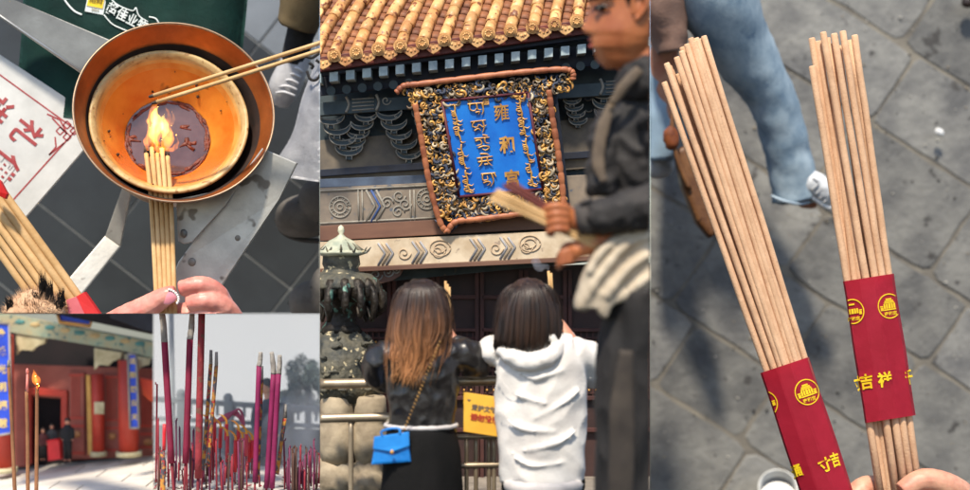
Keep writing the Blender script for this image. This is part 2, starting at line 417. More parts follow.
M_wax = mat('melted_wax', lin(74, 48, 42), lin(104, 78, 74), rough=.06, scale=3, spec=.9, bump=.03, bscale=7, coat=.6)
M_crust = mat('burnt_wax_crust', lin(126, 52, 22), lin(70, 26, 14), rough=.5, scale=14, bump=.6, bscale=40, bdist=.02)
m = MB(W); m.lathe(c2, ax, [(43.4, 0, 1), (30, .1, 1), (0, .1, 1)], 64, m=1); m.closed = False
for k in range(60):
    th = R.uniform(0, 6.28); r = R.uniform(39, 44); l = R.uniform(.2, .5)
    m.tube([(r * math.cos(th + l * t) + R.uniform(-1, 1), r * math.sin(th + l * t) + R.uniform(-1, 1), .6) for t in (0, .5, 1)], [.4, R.uniform(.8, 2.2), .4], 6, flat=.5, n=9)
for k in range(8):
    th = R.choice((R.uniform(.4, 1.6), R.uniform(.4, 1.6), R.uniform(3, 4.2), R.uniform(-.6, 0))); r = R.uniform(14, 34)
    x, y = r * math.cos(th), r * math.sin(th)
    m.tube([(x + R.uniform(-7, 7), y + R.uniform(-4, 4), .5) for t in range(4)], [.5, R.uniform(1.5, 3), R.uniform(1, 2.4), .5], 6, flat=.5, n=10)
m.build('wax_pool', [M_crust, M_wax], dish, P)
m = MDISH
for k in range(14):
    th = R.uniform(0, 6.28); h = R.uniform(-64, -28); r = 43.5 + (h + 70) * .7
    p = c1 + (e1 * (r * math.cos(th)) + e2 * (r * math.sin(th)) + ax * (h + .8)) * T.u
    s = R.uniform(.5, 1.1) if k > 4 else R.uniform(1.4, 2)
    r_ = bmesh.ops.create_icosphere(m.bm, subdivisions=1, radius=s * T.u, matrix=Matrix.Translation(p))
    for v in r_['verts']:
        for f in v.link_faces: f.material_index = 1
m.build('dish_inside', [M_enamel, mat('soot', lin(70, 42, 24), rough=.9), M_cream, mat('tan_glow_enamel', lin(216, 172, 104), lin(200, 146, 74), rough=.35, scale=9), mat('honey_glow_enamel', lin(222, 158, 78), lin(204, 124, 48), rough=.3, scale=7)], dish, P)  # tan and honey rings fade the painted flame glow towards the rim

# --- flame
fl = thing('flame', 'bright yellow orange flame leaping over the wax where the incense is lit', 'flame', T(160, 148, 20))
def tongue(pts, rr, name, mt, fl_=.8):
    m = MB(T); m.tube(pts, rr, 18, n=40, flat=fl_); m.wrinkle(1.6, 9, 3); m.wrinkle(.9, 4, 6); return m.build(name, mt, fl, P)
tongue([(159, 153, 18), (153, 141, 18), (156, 128, 19), (152, 115, 20), (158, 99, 21)], [2, 6.5, 7.5, 4.6, .2], 'outer_tongue', fire_mat('flame_orange', [(0, (1, .2, .015, 1)), (.5, (1, .32, .03, 1)), (1, (1, .25, .015, 1))], -.03, .36, 20))
tongue([(163, 152, 18), (168, 139, 18), (165, 127, 19), (169, 117, 20), (165, 106, 21)], [2, 6.2, 5.6, 3, .2], 'outer_tongue', bpy.data.materials['flame_orange'])
tongue([(157, 147, 16), (154, 136, 16), (158, 124, 17), (154, 115, 18), (158, 107, 19)], [1, 4.6, 6, 3.8, .3], 'inner_tongue', fire_mat('flame_yellow', [(0, (1, .2, .02, 1)), (.3, (1, .4, .06, 1)), (.55, (1, .72, .16, 1)), (1, (1, .55, .06, 1))], -.03, .34, 38))
tongue([(162, 140, 16), (165, 130, 16), (163, 121, 17), (165, 114, 18)], [.6, 3.6, 3.6, .3], 'inner_tongue', bpy.data.materials['flame_yellow'])
tongue([(160, 148, 16), (168, 150, 17), (174, 148, 18), (178, 142, 19), (176, 134, 20)], [1.2, 2.4, 2.4, 1.5, .2], 'side_tongue', fire_mat('flame_amber', [(0, (1, .22, .02, 1)), (1, (1, .36, .05, 1))], -.03, .2, 26))
tongue([(148, 150, 20), (146, 140, 20), (149, 131, 21), (147, 124, 21)], [1, 2.6, 2, .3], 'side_tongue', bpy.data.materials['flame_amber'])

tongue([(150, 128, 19), (148, 121, 20), (151, 114, 20)], [.3, 1.7, .2], 'side_tongue', bpy.data.materials['flame_amber'])
tongue([(171, 126, 19), (174, 119, 20), (172, 112, 20)], [.3, 1.6, .2], 'side_tongue', bpy.data.materials['flame_amber'])
# --- incense over the flame
xs = [(146, 156.5), (151.5, 161), (157, 165.4), (162, 169.8), (167.5, 174.2), (149.5, 158.6), (155, 163), (164.6, 172)]
for k, (x0, x1) in enumerate(xs):
    back = k >= 5; d = 5 if back else 0
    y0 = [146, 140, 146, 141, 149, 150, 144, 146][k]
    m = MB(T); m.tube([(x0, y0 + 7, 22 + d), ((x0 + x1) / 2 + .2, 205, 2 + d), (x1 + 1.5, 330, -26 + d)], [2.2, 2.35, 2.5], 10, n=9)
    m.tube([(x0 - .3, y0, 23.6 + d), (x0, y0 + 7.4, 22 + d)], [1.7, 2.5], 8, m=1)
    lab = ('straw coloured incense stick held over the flame, ' + ['leftmost of the front five', 'second from the left in front', 'middle of the front five', 'fourth from the left in front', 'rightmost of the front five'][k]) if not back else 'straw coloured incense stick in the back row of the burning handful'
    m.build('incense_stick', [M_stick2, M_char], None, P, label=lab, cat='incense stick', group='incense sticks held in the flame')
# --- the two thin sticks reaching in from the right
for k, ((x0, y0), (x1, y1)) in enumerate((((149, 97), (345, 35)), ((152, 103.5), (345, 42.5)))):
    m = MB(T); m.tube([(x0 + 5, y0 - 1.4, -22), (x1, y1, -60)], 2.1, 10, n=8); m.tube([(x0, y0, -21), (x0 + 5.4, y0 - 1.5, -22)], [1.3, 2.05], 8, m=1)
    m.build('incense_stick', [M_stick2, M_char], None, P, label='thin incense stick reaching over the pan from the right, ' + ('upper of the pair' if k == 0 else 'lower of the pair'), cat='incense stick', group='pair of thin incense sticks over the pan')

# --- the hand that holds them
hand = thing('person', 'hand with pearl edged pink thumbnail pinching the burning incense', 'person', T(175, 360, -30))
h = MB(T)
h.tube([(60, 370, -20), (112, 328, -28), (146, 308, -33), (166, 296, -36), (176, 292, -36)], [26, 16, 12.5, 9.8, 7], 16, n=16)
h.tube([(262, 372, -10), (226, 312, -14), (216, 293, -22), (200, 285, -32), (180, 289, -32)], [14, 12, 10.6, 9.4, 8], 16, n=16)
h.tube([(268, 384, -8), (236, 325, -12), (222, 306, -24), (205, 301, -33), (188, 304, -32)], [14, 12, 11, 9.6, 8], 16, n=16)
h.tube([(272, 400, -4), (240, 345, -8), (226, 322, -22), (208, 318, -30), (192, 320, -30)], [13, 11.5, 10.4, 9, 8], 16, n=16)
h.tube([(274, 415, 0), (240, 362, -4), (224, 342, -20), (206, 338, -26)], [12, 10.5, 9.6, 8], 16, n=14)
h.ell(180, 380, 0, 80, 46, 26); h.ell(190, 322, 2, 44, 20, 15); h.tube([(180, 390, 0), (190, 470, 20)], [56, 46], 16)
h.fuse(1.3, 3); h.wrinkle(.35, 6, 2)
h.build('body', M_skin_pink, hand, P)
n = MB(T)
n.ell(169.5, 297.5, -43, 9, 6.4, 2.2, rot=math.radians(32), seg=20)
nail = n.build('nail', mat('pink_nail', lin(226, 150, 158), lin(214, 130, 142), rough=.2, coat=.6), hand, P)
n = MB(T)
for k in range(9):
    t = k / 8; th = math.radians(-118 + 122 * t)
    x = 9.6 * math.cos(th); y = 7.4 * math.sin(th); c, s = math.cos(.56), math.sin(.56)
    n.ell(169.5 + x * c - y * s, 297.5 + x * s + y * c, -44.4, 1.45, 1.45, 1.45, seg=8)
n.build('pearl_edging', mat('pearl', lin(244, 240, 232), lin(230, 224, 216), rough=.18, coat=.5), nail, P)

# --- the sign board with red lettering
M_board = mat('white_board', lin(212, 212, 208), lin(190, 190, 186), rough=.5, scale=3, spot=lin(150, 140, 128), spots=.73, bump=.05, bscale=25)
M_red_ink = mat('faded_red_ink', lin(150, 44, 46), lin(170, 80, 80), rough=.6, scale=14)
sb = thing('sign_board', 'white board with red border and red temple lettering lying beside the burner', 'sign', T(30, 215, 96))
m = MB(T); m.prism([(106, 124), (26, 216), (-60, 312), (-90, 200), (-60, 14), (0, 55)], 5, dd=92, bevel=.7); m.build('board', M_board, sb, P)
def strip(pts, w):
    m = MB(T)
    for (x0, y0), (x1, y1) in zip(pts, pts[1:]):
        d = V((x1 - x0, y1 - y0, 0)).normalized(); nn = V((-d.y, d.x, 0)) * w / 2
        m.prism([(x0 + nn.x, y0 + nn.y, bdd(x0, y0)), (x1 + nn.x, y1 + nn.y, bdd(x1, y1)), (x1 - nn.x, y1 - nn.y, bdd(x1, y1)), (x0 - nn.x, y0 - nn.y, bdd(x0, y0))], .5)
    return m
def bdd(x, y): return 91.7                    # just proud of the board's face
m = strip([(-30, 53), (0, 75), (76, 130), (13, 200)], 1.5); m.build('border', M_red_ink, sb, P)
m = strip([(47, 114), (60, 120), (67, 134), (52, 118)], 1.6)
for cx, cy in ((60, 131), (67, 125), (67, 137), (74, 131)):
    q = strip([(cx - 4, cy), (cx, cy - 4), (cx + 4, cy), (cx, cy + 4), (cx - 4, cy)], 1.3)
    tmp = bpy.data.meshes.new('t'); q.bm.to_mesh(tmp); m.bm.from_mesh(tmp); bpy.data.meshes.remove(tmp)
q = strip([(55, 137), (56, 147), (49, 155), (64, 143)], 1.6); tmp = bpy.data.meshes.new('t'); q.bm.to_mesh(tmp); m.bm.from_mesh(tmp); bpy.data.meshes.remove(tmp)
m.build('corner_motif', M_red_ink, sb, P)
ta = math.atan2(.78, -.62)
for ch, x, y in (('礼', 27, 134), ('佛', 4, 166), ('进', -4, 108), ('敬', 50, 104 + 400)):
    if y > 400: continue
    m = MB(T); m.text(ch, x, y, 30, ang=ta, fat=.022, surf=bdd); m.build('lettering', M_red_ink, sb, P)

# --- green bag with printing
M_green = mat('dark_green_cloth', lin(20, 72, 62), lin(12, 52, 46), rough=.75, scale=2.4, bump=.25, bscale=6, bdist=.05)
M_white_print = mat('white_print', lin(222, 228, 224), lin(200, 208, 204), rough=.6)
gb = thing('tote_bag', 'dark green cloth bag with white printing and a yellow patch behind the pan', 'bag', T(130, 110, 150))
def bagdd(x, y): return 100 - 14 * math.sin(max(0, min(1, (x - 20) / 230)) * math.pi) + 2.2 * noise.noise(V((x / 26, y / 34, 3)))
m = MB(T)
def bagfn(u, v):
    y = -60 + 178 * v; xl = 20 + 3 * math.sin(v * 5); xr = 248 - 22 * max(0, (v - .3)) ** 1.2
    x = xl + (xr - xl) * u; return (x, y, bagdd(x, y) + 26 * (abs(2 * u - 1) ** 8))
m.grid(bagfn, 60, 44)
bmesh.ops.solidify(m.bm, geom=m.bm.faces[:], thickness=.02); m.build('cloth', M_green, gb, P)
bs = lambda x, y: bagdd(x, y) - 1.6
an = math.radians(27)
m = MB(T)
for k, ch in enumerate('超佳业物'):
    m.text(ch, 112 + 10.2 * k, 9 + 5.4 * k, 13, ang=an, fat=.02, surf=bs, sx=.85)
m.build('lettering', M_white_print, gb, P)
def outline(pts, w, name):
    m = MB(T); m.tube([(x, y, bs(x, y) + .6) for x, y in pts], w, 6, flat=.6, n=len(pts) * 4); return m.build(name, M_white_print, gb, P)
outline([(108, -6), (116, 4), (132, 11), (136, 8), (139, 16), (148, 22)], .7, 'printed_line')
outline([(104, 15), (112, 24), (122, 29), (134, 34)], .7, 'printed_line')
outline([(62, -6), (66, 2), (74, 11), (82, 15)], 1, 'printed_line')
outline([(149, 17), (156, 19), (160, 26)], .8, 'printed_line')
m = MB(T)
for (w, hgt, mi, d) in ((19, 21, 0, 0), (16.5, 14, 1, -.8)):
    c, s = math.cos(.2), math.sin(.2)
    m.prism([(96 + x * c - y * s, 3 + (0 if mi == 0 else -2.4) + x * s + y * c, bs(96, 3) + d) for x, y in ((-w / 2, -hgt / 2), (w / 2, -hgt / 2), (w / 2, hgt / 2), (-w / 2, hgt / 2))], .6, m=mi, bevel=.3)
m.text('招财', 96, 0, 7, dd=bs(96, 3) - 1.6, ang=.2, m=2, fat=.01); m.text('2024', 95, 10, 4, dd=bs(96, 3) - .8, ang=.2, m=2)
m.build('printed_patch', [M_white_print, M_yellow_ink, mat('patch_ink', lin(120, 90, 20), rough=.6)], gb, P)

# --- the left bundle with fur cuff and red paper
for k in range(9):
    back = k >= 6; t = (k + .2) / 5.6 if not back else (k - 5.6) / 3.2
    xb = 31 + 50 * t; yb = 297 - 4 * t
    if k == 0: pass
    d = -36 + (6 if back else 0) + 5 * abs(2 * t - 1)
    m = MB(T); m.tube([(xb + 12, yb + 18, d - 2), (xb - 37, yb - 50, d), (xb - 120, yb - 164, d + 10)], 4.1, 10, n=10)
    m.build('incense_stick', M_stick2, None, P, label=('tan incense stick in the slanting bundle by the fur cuff, ' + ['lowest', 'second from the lowest', 'third from the lowest', 'third from the top', 'second from the top', 'topmost'][k]) if not back else 'tan incense stick hidden behind the front six of the slanting bundle', cat='incense stick', group='incense sticks in the slanting bundle by the fur cuff')
M_fur = mat('tan_fur', lin(196, 164, 132), lin(160, 122, 92), rough=.9, scale=8, island=.3)
cuff = thing('fur_cuff', 'fluffy tan fur cuff with black tufts below the slanting incense bundle', 'sleeve', T(36, 330, -50))
m = MB(T); m.ell(36, 324, -44, 34, 34, 24, seg=24); m.wrinkle(3, 8, 4)
m.build('cuff', M_fur, cuff, P)
m = MB(T)
for k in range(1500):
    th = R.uniform(0, 6.28); ph = R.uniform(0, 1.75)
    nx, ny, nd = math.sin(ph) * math.cos(th), math.sin(ph) * math.sin(th) , -math.cos(ph)
    bx, by, bd_ = 36 + 33 * nx, 324 + 33 * ny, -44 + 23 * nd
    l = R.uniform(3, 7)
    m.blades((bx, by, bd_), (bx + nx * l + R.uniform(-2, 2), by + ny * l - 2, bd_ + nd * l), .45)
for (cx, cy, ln, n_) in ((44, 285, 17, 40), (50, 290, 15, 26), (62, 296, 12, 24), (37, 294, 6, 12), (10, 301, 7, 24), (58, 299, 9, 12)):
    for k in range(n_):
        m.blades((cx + R.uniform(-4, 4), cy + R.uniform(4, 12), -56), (cx + R.uniform(-6, 3), cy - R.uniform(.3, 1) * ln, -62 + R.uniform(-3, 3)), .9, 1)
m.build('fur', [M_fur, mat('black_fur', lin(30, 24, 22), rough=.7)], cuff, P)
pb = thing('paper_band', 'red paper band at the lower end of the slanting incense bundle', 'paper band', T(86, 330, -50))
m = MB(T); m.prism([(75, 297, -48), (84, 292, -47), (108, 326, -47), (92, 332, -50)], 8, bevel=.4); m.build('band', mat('bright_red_paper', lin(206, 30, 28), lin(186, 22, 22), rough=.5), pb, P)
m = MB(T); m.prism([(66, 300, -50), (76, 296.5, -50), (93, 332, -50), (72, 332, -50)], 4, bevel=.4); m.build('band_fold', mat('pink_paper', lin(214, 110, 116), lin(196, 90, 96), rough=.6), pb, P)
m = MB(T); m.prism([(-12, 172, -60), (0, 181, -60), (7, 194, -60), (5, 199, -58), (-12, 190, -58)], 6, bevel=.5)
m.build('paper_band', mat('bright_red_paper', lin(206, 30, 28), lin(186, 22, 22), rough=.5), None, P, label='small corner of red paper wrap at the upper part of the slanting bundle', cat='paper band')

# --- people standing at the burner
M_khaki = mat('khaki_cloth', lin(112, 96, 66), lin(92, 76, 50), rough=.85, scale=3, bump=.3, bscale=90, bdist=.01)
M_sock = mat('dark_sock', lin(34, 34, 36), lin(24, 24, 26), rough=.9, scale=20, bump=.3, bscale=120)
M_sneaker = mat('pale_sneaker', lin(196, 196, 198), lin(164, 164, 168), rough=.55, scale=6, bump=.15, bscale=40)
p1 = thing('person', 'standing person in khaki trousers, dark socks and pale grey sneakers beyond the pan', 'person', T(284, 116, 200))
m = MB(T); m.tube([(322, -80, 140), (306, 10, 160), (292, 60, 180), (284, 90, 190)], [20, 15, 11, 8], 16, n=12); m.build('body', M_skin, p1, P)
m = MB(T); m.tube([(340, -90, 120), (320, -40, 130), (303, 8, 140), (297, 26, 146)], [44, 36, 25, 21], 24, n=14); m.wrinkle(3, 18, 2, ridge=True); m.build('trousers', M_khaki, p1, P)
m = MB(T); m.tube([(308, 14, 156), (300, 36, 164), (294, 62, 172)], [17, 14, 13], 18, n=10); m.wrinkle(.8, 5, 2); m.build('sock', M_sock, p1, P)
m = MB(T); m.tube([(300, 50, 172), (293, 68, 172), (284, 88, 178), (279, 104, 186)], [13, 15, 16, 11], 18, n=14, flat=.8); m.fuse(1.5, 2)
sh = m.build('sneaker', M_sneaker, p1, P)
m = MB(T)
for k in range(5): m.tube([(276 + 3.2 * (4 - k), 90 - 6 * (4 - k) + 3, 165), (284 + 3.2 * (4 - k), 92 - 6 * (4 - k), 159), (295 + 2 * (4 - k), 95 - 6 * (4 - k) + 1, 163)], 1.2, 6, n=8)
m.build('lace', mat('white_lace', lin(226, 226, 228), rough=.7), sh, P)
M_grey_shoe = mat('grey_suede', lin(110, 106, 100), lin(86, 82, 78), rough=.8, scale=5, bump=.2, bscale=60)
p2 = thing('person', 'person in grey suede shoes standing below the white bag', 'person', T(305, 240, 200))
m = MB(T); m.tube([(345, 130, 130), (330, 190, 150), (316, 214, 170)], [16, 13, 10], 14, n=8); m.build('body', M_skin, p2, P)
def shoe(cx, cy, s):
    m = MB(T); m.ell(cx, cy, 160, 31 * s, 22 * s, 20 * s, seg=24); m.ell(cx - 9 * s, cy + 4 * s, 164, 22 * s, 18 * s, 16 * s, seg=24); m.ell(cx + 14 * s, cy - 15 * s, 150, 22 * s, 24 * s, 18 * s, seg=24)
    m.fuse(1.5, 6); o = m.build('shoe', M_grey_shoe, p2, P)
    m = MB(T); m.tube([(cx - 30 * s, cy + 2 * s, 162), (cx - 22 * s, cy + 17 * s, 164), (cx - 2 * s, cy + 24 * s, 164), (cx + 30 * s, cy + 25 * s, 160)], 2.6 * s, 8, n=16); m.build('sole', mat('dark_sole', lin(62, 60, 58), rough=.8), o, P)
    m = MB(T); m.tube([(cx - 8 * s, cy - 14 * s, 142), (cx + 4 * s, cy - 4 * s, 139), (cx + 14 * s, cy + 10 * s, 142)], .9, 6, n=9); m.build('seam', mat('seam_grey', lin(80, 76, 72), rough=.8), o, P)
shoe(306, 216, 1.0); shoe(318, 300, .95)
# --- white bag at the edge
M_plastic = mat('white_plastic', lin(206, 208, 214), lin(184, 186, 194), rough=.35, scale=2, bump=.3, bscale=5, bdist=.08, coat=.2)
wb = thing('carrier_bag', 'crumpled white plastic bag with a black squiggle beside the pan', 'bag', T(305, 200, 150))
def wdd(x, y): return 96 + 6 * noise.noise(V((x / 18, y / 22, 9))) + 2.5 * abs(noise.noise(V((x / 7, y / 12, 2))))
m = MB(T)
def wfn(u, v):
    y = 40 + 135 * v; xl = 314 - 46 * v ** 1.8 + 2 * math.sin(v * 11); x = xl + (372 - xl) * u
    return (x, y + 14 * u * v, wdd(x, y) + 20 * abs(2 * u - 1) ** 6)
m.grid(wfn, 36, 46); bmesh.ops.solidify(m.bm, geom=m.bm.faces[:], thickness=.015); m.build('film', M_plastic, wb, P)
m = MB(T)
for pts in ([(305, 56), (312, 58), (320, 53), (326, 52)], [(309, 63), (313, 66), (311, 69)], [(307, 71), (310, 79), (316, 80), (321, 74)], [(316, 60), (320, 63)]):
    m.tube([(x, y, wdd(x, y) - 1.2) for x, y in pts], 1.5, 6, n=12, flat=.5)
m.build('lettering', M_black, wb, P)
# =================================================================== the street: two bundles over grey paving
P = 'street'
T = Fr(10)
g = MB(Fr(13.2))
M_slab = mat('grey_stone', lin(134, 133, 128), lin(92, 92, 92), rough=.75, scale=2.2, detail=9, island=.24, bump=.3, bscale=11, bdist=.05, spot=lin(74, 72, 70), spots=.66, rvar=.12)
M_joint = mat('sandy_joint', lin(134, 128, 116), lin(96, 92, 86), rough=.95, scale=3, bump=.3)
a, b = V((.84, .54, 0)), V((-.56, .83, 0))
rs = random.Random(11)
def wob(p): return (p.x + 3.2 * .6 * noise.noise(V((p.x / 60, p.y / 60, 1))), p.y + 3.2 * .6 * noise.noise(V((p.x / 60, p.y / 60, 5))))
v0 = -900
while v0 < 900:
    hgt = rs.uniform(74, 104); u0 = -300 + rs.uniform(0, 150)
    while u0 < 1500:
        w = rs.uniform(96, 178); q = 2.2
        crn = [(u0 + q, v0 + q), (u0 + w - q, v0 + q), (u0 + w - q, v0 + hgt - q), (u0 + q, v0 + hgt - q)]
        pts = []
        for (ua, va), (ub, vb) in zip(crn, crn[1:] + crn[:1]):
            for t in (0.04, .12, .24, .36, .48, .6, .72, .84, .93):
                p = a * (ua + (ub - ua) * t) + b * (va + (vb - va) * t); x, y = wob(p)
                pts.append((x + rs.uniform(-1.1, 1.1), y + rs.uniform(-1.1, 1.1), rs.uniform(-.3, .3) * 0 - .0))
        cx = sum(p[0] for p in pts) / len(pts); cy = sum(p[1] for p in pts) / len(pts)
        if 560 < cx < 1120 and -120 < cy < 620:
            dz = rs.uniform(-.7, .7); g.prism([(x, y, dz) for x, y, _ in pts], 6, bevel=1.4)
        u0 += w
    v0 += hgt
g.prism([(520, -160), (1150, -160), (1150, 660), (520, 660)], 6, m=1, dd=1.1)
g.build('ground', [M_slab, M_joint], None, P, kind='structure', label='worn grey stone slabs behind the two incense bundles')

m = MB(Fr(13.2)); rg_ = random.Random(4)
for k in range(420):
    x, y = rg_.uniform(640, 990), rg_.uniform(-10, 510); sz = rg_.choice((.5, .6, .8, 1.1)) * rg_.uniform(.7, 1.3)
    r_ = bmesh.ops.create_icosphere(m.bm, subdivisions=1, radius=sz * m.fr.u, matrix=Matrix.Translation(m.fr(x, y, -1)) @ Matrix.Diagonal((rg_.uniform(.7, 1.6), .5, rg_.uniform(.7, 1.4), 1)))
    mi_ = rg_.choice((0, 0, 1, 2))
    for v in r_['verts']:
        for f in v.link_faces: f.material_index = mi_
m.build('grit', [mat('dark_grit', lin(62, 60, 56), rough=.95), mat('sand_grit', lin(150, 138, 118), rough=.95), mat('pale_grit', lin(186, 182, 172), rough=.95)], None, P, kind='stuff', label='scattered grit and ash crumbs on the grey paving', cat='grit')
def stick(tip, bot, d0, d1, r0, r1, lab, grp):
    r0 *= .93; r1 *= .92
    m = MB(T); t = V((tip[0], tip[1], d0)); e = V((bot[0], bot[1], d1)); dv = (e - t).normalized()
    pts = [t, t + dv * 1.2] + [t.lerp(e, k / 7) + V((R.uniform(-.35, .35), 0, R.uniform(-.3, .3))) for k in range(1, 7)] + [e]
    rr = [r0 * .8] + [r0 + (r1 - r0) * k / 7 for k in range(0, 8)]
    m.tube([tuple(p) for p in pts], rr, 14)
    m.build('incense_stick', [M_stick], None, P, label=lab, cat='incense stick', group=grp)
gl = 'incense sticks in the tall left bundle on the street'
# tall bundle on the left: tips, and where each passes the top of the band
left = [((703.6, 36), (803, 352), 0), ((696, 38), (797, 354), -3.2), ((690.6, 38), (790.5, 356), -4.8), ((686.6, 44), (784.5, 358), -5.4), ((676.4, 57), (778.5, 360), -5.0), ((666.4, 63), (771.5, 362), -3.4), ((664, 82), (764.5, 365), 0)]
nm = ['rightmost', 'second from the right', 'third from the right', 'middle', 'third from the left', 'second from the left', 'leftmost']
for k, (tp, bt, d) in enumerate(left):
    e = (bt[0] + (bt[0] - tp[0]) * .42, bt[1] + (bt[1] - tp[1]) * .42)
    stick(tp, e, d - 8, d, 3.35, 3.8, 'long tan stick in the front row of the taller street bundle, ' + nm[k], gl)
for k, (tp, bt, d) in enumerate([((700, 44), (800, 354), 7), ((682, 50), (788, 357), 7), ((671, 70), (774, 362), 7), ((692, 52), (793, 356), 13), ((677, 74), (780, 360), 13), ((681.5, 51), (782, 358.6), -8), ((694, 41), (794, 354.6), -7), ((699.5, 39), (799.5, 354), 2.5), ((669, 66), (768, 364), 3), ((682, 47), (781.5, 359), 1.5), ((686.5, 140), (770, 366), 4.5), ((696.5, 145), (777, 364), 4.5)]):
    e = (bt[0] + (bt[0] - tp[0]) * .42, bt[1] + (bt[1] - tp[1]) * .42)
    stick(tp, e, d - 6, d, 3.3, 3.7, 'tan incense stick half hidden in the back row of the taller street bundle', gl)
gr = 'incense sticks in the short right bundle on the street'
right = [((854.5, 35), (889, 276), 0), ((842.6, 31), (882, 278), -4), ((834, 33.5), (875, 279), -5.2), ((823, 32), (866, 280), -5), ((812, 66), (847.5, 283), 0), ((818, 41), (854.5, 281), 6), ((811.6, 38), (850, 282), 7)]
nm = ['rightmost', 'second from the right', 'third from the right', 'middle one', 'shortest, at the left edge', 'just behind the left edge', 'farthest left and half hidden']
for k, (tp, bt, d) in enumerate(right):
    f = 1.12
    e = (bt[0] + 33 + (1 if k < 4 else 4), 520)
    mid = bt
    m = MB(T); n_ = 9
    pts = [(tp[0], tp[1], d - 6), (tp[0] + .2, tp[1] + 1.2, d - 6)] + [(tp[0] + (bt[0] - tp[0]) * t + R.uniform(-.3, .3), tp[1] + (bt[1] - tp[1]) * t, d - 6 + 6 * t) for t in (.15, .3, .5, .7, .85, 1)]
    pts += [(bt[0] + (e[0] - bt[0]) * t, bt[1] + (e[1] - bt[1]) * t, d) for t in (.3, .6, 1)]
    m.tube(pts, [2.7] + [3.35 + .06 * i for i in range(len(pts) - 1)], 14)
    m.build('incense_stick', [M_stick], None, P, label='tan incense stick of the shorter street bundle, ' + nm[k], cat='incense stick', group=gr)
for k, (tp, bt, d) in enumerate([((830, 44), (860, 281), 2), ((846, 42), (885, 278), 6), ((838, 46), (871, 280), 9), ((827, 38), (854.5, 281), 3), ((850, 40), (887, 277), 2.5)]):
    e = (bt[0] + 34, 520); m = MB(T); m.tube([(tp[0], tp[1], d - 4), (bt[0], bt[1], d), (e[0], e[1], d)], 3.4, 12, n=10)
    m.build('incense_stick', [M_stick], None, P, label='tan incense stick sunk in the back of the shorter street bundle', cat='incense stick', group=gr)

# --- the red paper bands
def band(axis, hw, dep, name, label):
    """axis = [(px, py)...] from top to bottom; hw half width, dep depth; returns the thing and its face"""
    A = [V((x, y, 0)) for x, y in axis]; d = (A[-1] - A[0]); L_ = d.length; d.normalize(); sd = V((d.y, -d.x, 0))
    if sd.x < 0: sd = -sd
    prof = []
    F8 = [(-1, 0), (-.93, -.45), (-.36, -.9), (-.28, -.93), (.2, -1.0), (.3, -.97), (.9, -.52), (1, 0), (.8, .7), (0, 1), (-.8, .7)]
    def edge(s):                                # front depth of the faceted wrap at sideways place s (-1..1)
        for (a0, b0), (a1, b1) in zip(F8[:7], F8[1:8]):
            if a0 <= s <= a1: return (b0 + (b1 - b0) * (s - a0) / (a1 - a0)) * dep
        return 0
    root = thing(name, label, 'paper band', T(A[-1].x, A[-1].y))
    m = MB(T); n_ = 14; rings = []
    for k in range(n_ + 1):
        t = k / n_; c = A[0].lerp(A[-1], t); ring = []
        for (s, f) in F8:
            w = hw * (1 + .012 * math.sin(t * 9 + s * 3))
            ring.append(m.bm.verts.new(T(c.x + sd.x * s * w, c.y + sd.y * s * w, f * dep + .35 * noise.noise(V((s * 2, t * 4, hw))))))
        rings.append(ring)
    for r0, r1 in zip(rings, rings[1:]):
        for i in range(len(F8)):
            j = (i + 1) % len(F8); m.bm.faces.new((r0[i], r0[j], r1[j], r1[i]))
    m.closed = False; bmesh.ops.solidify(m.bm, geom=m.bm.faces[:], thickness=.004)
    m.build('wrap', M_red_paper, root, P)
    def surf(x, y):
        q = V((x, y, 0)) - A[0]; s = q.dot(sd) / hw; return edge(max(-1, min(1, s))) - .75
    def at(s, t):
        c = A[0] + d * (t * L_) + sd * (s * hw); return c.x, c.y
    return root, surf, at, math.atan2(sd.y, sd.x), sd, d
def emblem(root, surf, cx, cy, r, ang, lim=None):
    """a ring with a stepped temple front and a small line of writing"""
    m = MB(T); c, s = math.cos(ang), math.sin(ang)
    def pt(x, y): X = cx + x * c - y * s; Y = cy + x * s + y * c; return X, Y
    def ok(x, y): X, Y = pt(x, y); return lim is None or lim(X, Y)
    n_ = 44
    for k in range(n_):
        t0, t1 = 6.2832 * k / n_, 6.2832 * (k + 1) / n_; q = []
        if not (ok(r * math.cos(t0) * .93, r * math.sin(t0)) and ok(r * math.cos(t1) * .93, r * math.sin(t1))): continue
        for rr, tt in ((r, t0), (r, t1), (r - 1.1, t1), (r - 1.1, t0)):
            X, Y = pt(rr * math.cos(tt) * .93, rr * math.sin(tt)); q.append((X, Y, surf(X, Y)))
        m.prism(q, .3)
    def blk(x0, y0, x1, y1):
        if not (ok(x0, y0) and ok(x1, y1)): return
        q = []
        for x, y in ((x0, y0), (x1, y0), (x1, y1), (x0, y1)):
            X, Y = pt(x * r / 13, y * r / 13); q.append((X, Y, surf(X, Y)))
        m.prism(q, .3)
    for bx in ((-3, -8, 3, -6.4), (-4.5, -6, 4.5, -4.6), (-5.4, -4.2, 5.4, -3), (-6, -2.6, -4.2, 2.5), (-3.6, -2.6, -1.8, 2.5), (-1.2, -2.6, 1.2, 2.5), (1.8, -2.6, 3.6, 2.5), (4.2, -2.6, 6, 2.5), (-9.8, -1, -6.6, .2), (-9.4, .6, -6.6, 4), (6.6, -1, 9.8, .2), (6.6, .6, 9.4, 4), (-6.4, 2.9, 6.4, 4.2)): blk(*bx)
    X, Y = pt(0, 7.6 * r / 13)
    if ok(0, 7.6 * r / 13): m.text('雍和宫', X, Y, 4.4 * r / 13, ang=ang, fat=.02, surf=surf)
    m.build('emblem', M_yellow_ink, root, P)
